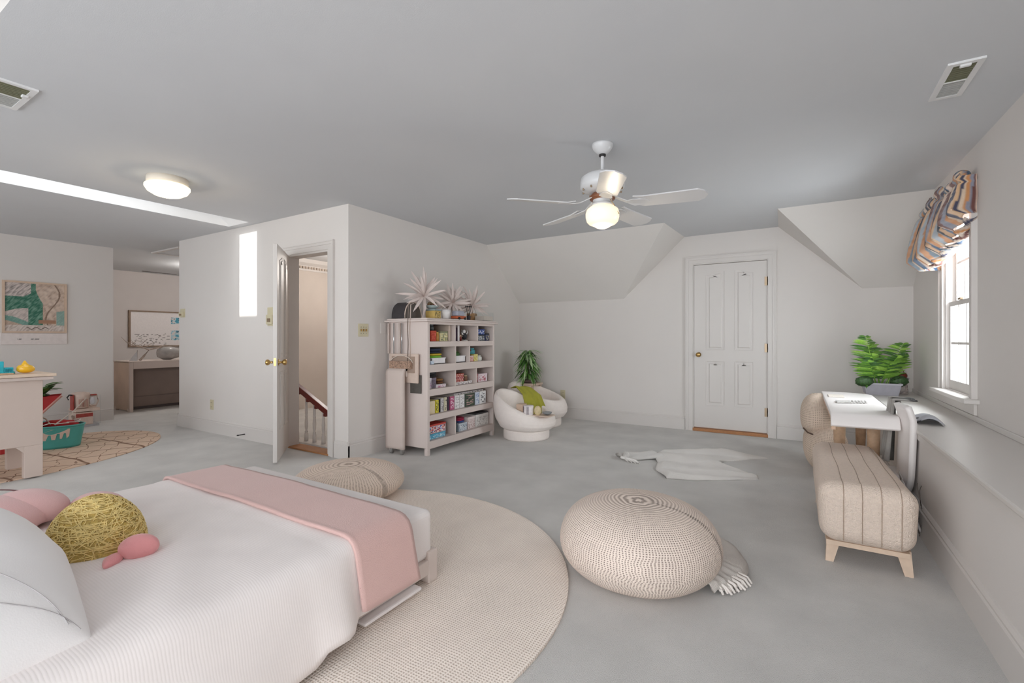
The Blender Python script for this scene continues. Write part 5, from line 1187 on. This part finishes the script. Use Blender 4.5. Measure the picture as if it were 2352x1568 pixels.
picture('board_face', (XA+.02, a0+.03, b0+.025), (0, a1-a0-.06, 0), (0, 0, b1-b0-.05), 110, 60, wbp, t)

# ------------------------------------------------------------------ alcove desk
ds = thing('alcove_desk', 'cream wood-grained desk with dark knee space in the alcove', 'desk', (-9.0, 3.8, 0))
M_grain = mat('grained_panel', 'cdb8a8', .7, .1, 3, .2, 60)
dx0, dx1, dy0, dy1, dz = -9.32, -8.73, 3.09, 4.7, .765
box('end_panel', dx0, dx1-.0, dy0, dy0+.04, .02, dz-.005, M_grain, ds, .003); box('end_panel', dx0, dx1, dy1-.04, dy1, .02, dz-.005, M_grain, ds, .003)
box('front_edge', dx1-.03, dx1+.003, dy0-.003, dy0+.045, 0, dz-.0, M_cream, ds, .002); box('desk_top', dx0-.01, dx1+.01, dy0-.01, dy1+.01, dz, dz+.012, M_cream, ds, .003); box('front_fascia', dx1-.02, dx1+.005, dy0+.045, dy1-.04, dz-.105, dz, M_cream, ds, .002)
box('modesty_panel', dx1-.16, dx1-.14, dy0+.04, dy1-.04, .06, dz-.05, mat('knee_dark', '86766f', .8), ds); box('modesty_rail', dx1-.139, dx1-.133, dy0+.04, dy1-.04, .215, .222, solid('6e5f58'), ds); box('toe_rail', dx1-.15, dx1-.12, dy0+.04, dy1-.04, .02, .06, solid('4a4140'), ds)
for x in (dx0+.03, dx1-.09): box('plinth_foot', x, x+.06, dy0-.004, dy0+.04, 0, .05, M_cream, ds)
t = thing('driftwood', 'bare branching driftwood piece at the left of the alcove desk', 'driftwood', (-9.0, 3.3, dz+.012)); zd = dz+.012
M_dr = mat('driftwood', 'b7a79c', .9, .2, 30)
trunk = [(-8.95, 3.30, zd+.005), (-8.95, 3.36, zd+.08), (-8.94, 3.42, zd+.17), (-8.92, 3.30, zd+.22), (-8.9, 3.14, zd+.26)]
tube('trunk', trunk, [.02, .016, .013, .009, .004], M_dr, t, 8)
for i in range(9):
    b_ = Vector(trunk[2]).lerp(Vector(trunk[4]), i/9); tube('branch', [b_, b_+Vector((.02, (-.09 if i % 2 else .06), .03+.02*(i % 3))), b_+Vector((.03, (-.17 if i % 2 else .14), .05+.03*(i % 4)))], [.006, .004, .002], M_dr, t, 5)
for i in range(5): tube('branch', [(-8.94, 3.42, zd+.17), (-8.93, 3.55+.02*i, zd+.2+.01*i), (-8.92, 3.68+.05*i, zd+.19+.012*i)], [.007, .005, .002], M_dr, t, 5)
t = thing('glass_vase', 'large clear ribbed glass vase lying on the alcove desk', 'vase', (-8.95, 3.7, zd))
o = lathe('vase_body', [(.02, 0), (.07, .01), (.105, .08), (.11, .18), (.085, .27), (.06, .33), (.075, .38), (.07, .38), (.055, .33), (.08, .27), (.1, .18), (.09, .08), (0, .015)], (0, 0, 0), mat('cloudy_glass', 'cfcac6', .15, .1, 20, trans=.45), t, 32)
o.matrix_local = Matrix.Translation((0, -.16, .112)) @ Matrix.Rotation(-PI/2, 4, 'X')
t = thing('sailcloth_sail', 'small white triangular sail ornament at the desk corner', 'ornament', (-8.9, 3.2, zd)); mesh('sail', [(-8.9, 3.14, zd), (-8.88, 3.24, zd), (-8.9, 3.245, zd+.15), (-8.906, 3.14, zd), (-8.886, 3.24, zd), (-8.906, 3.245, zd+.15)], [[0, 1, 2], [5, 4, 3], [0, 3, 4, 1], [1, 4, 5, 2], [2, 5, 3, 0]], solid('c8c9cc'), t, False); tube('mast', [(-8.9, 3.247, zd), (-8.9, 3.247, zd+.17)], .003, solid('8d8680'), t, 6)
t = thing('wood_log', 'short bark log with dark brown band on the alcove desk', 'ornament', (-8.9, 4.1, zd)); o = lathe('log_body', [(0, 0), (.045, .003), (.05, .02), (.05, .3), (.04, .32), (0, .32)], (0, 0, 0), mat('pale_bark', 'c3b3a6', .8, .3, 30), t, 18); o.matrix_local = Matrix.Translation((0, 0, .05)) @ Matrix.Rotation(-PI/2, 4, 'X')
o = lathe('log_band', [(.051, .0), (.058, .003), (.058, .045), (.051, .05)], (0, 0, 0), solid('5a3a2c'), t, 18); o.matrix_local = Matrix.Translation((0, -.03, .058)) @ Matrix.Rotation(-PI/2, 4, 'X')
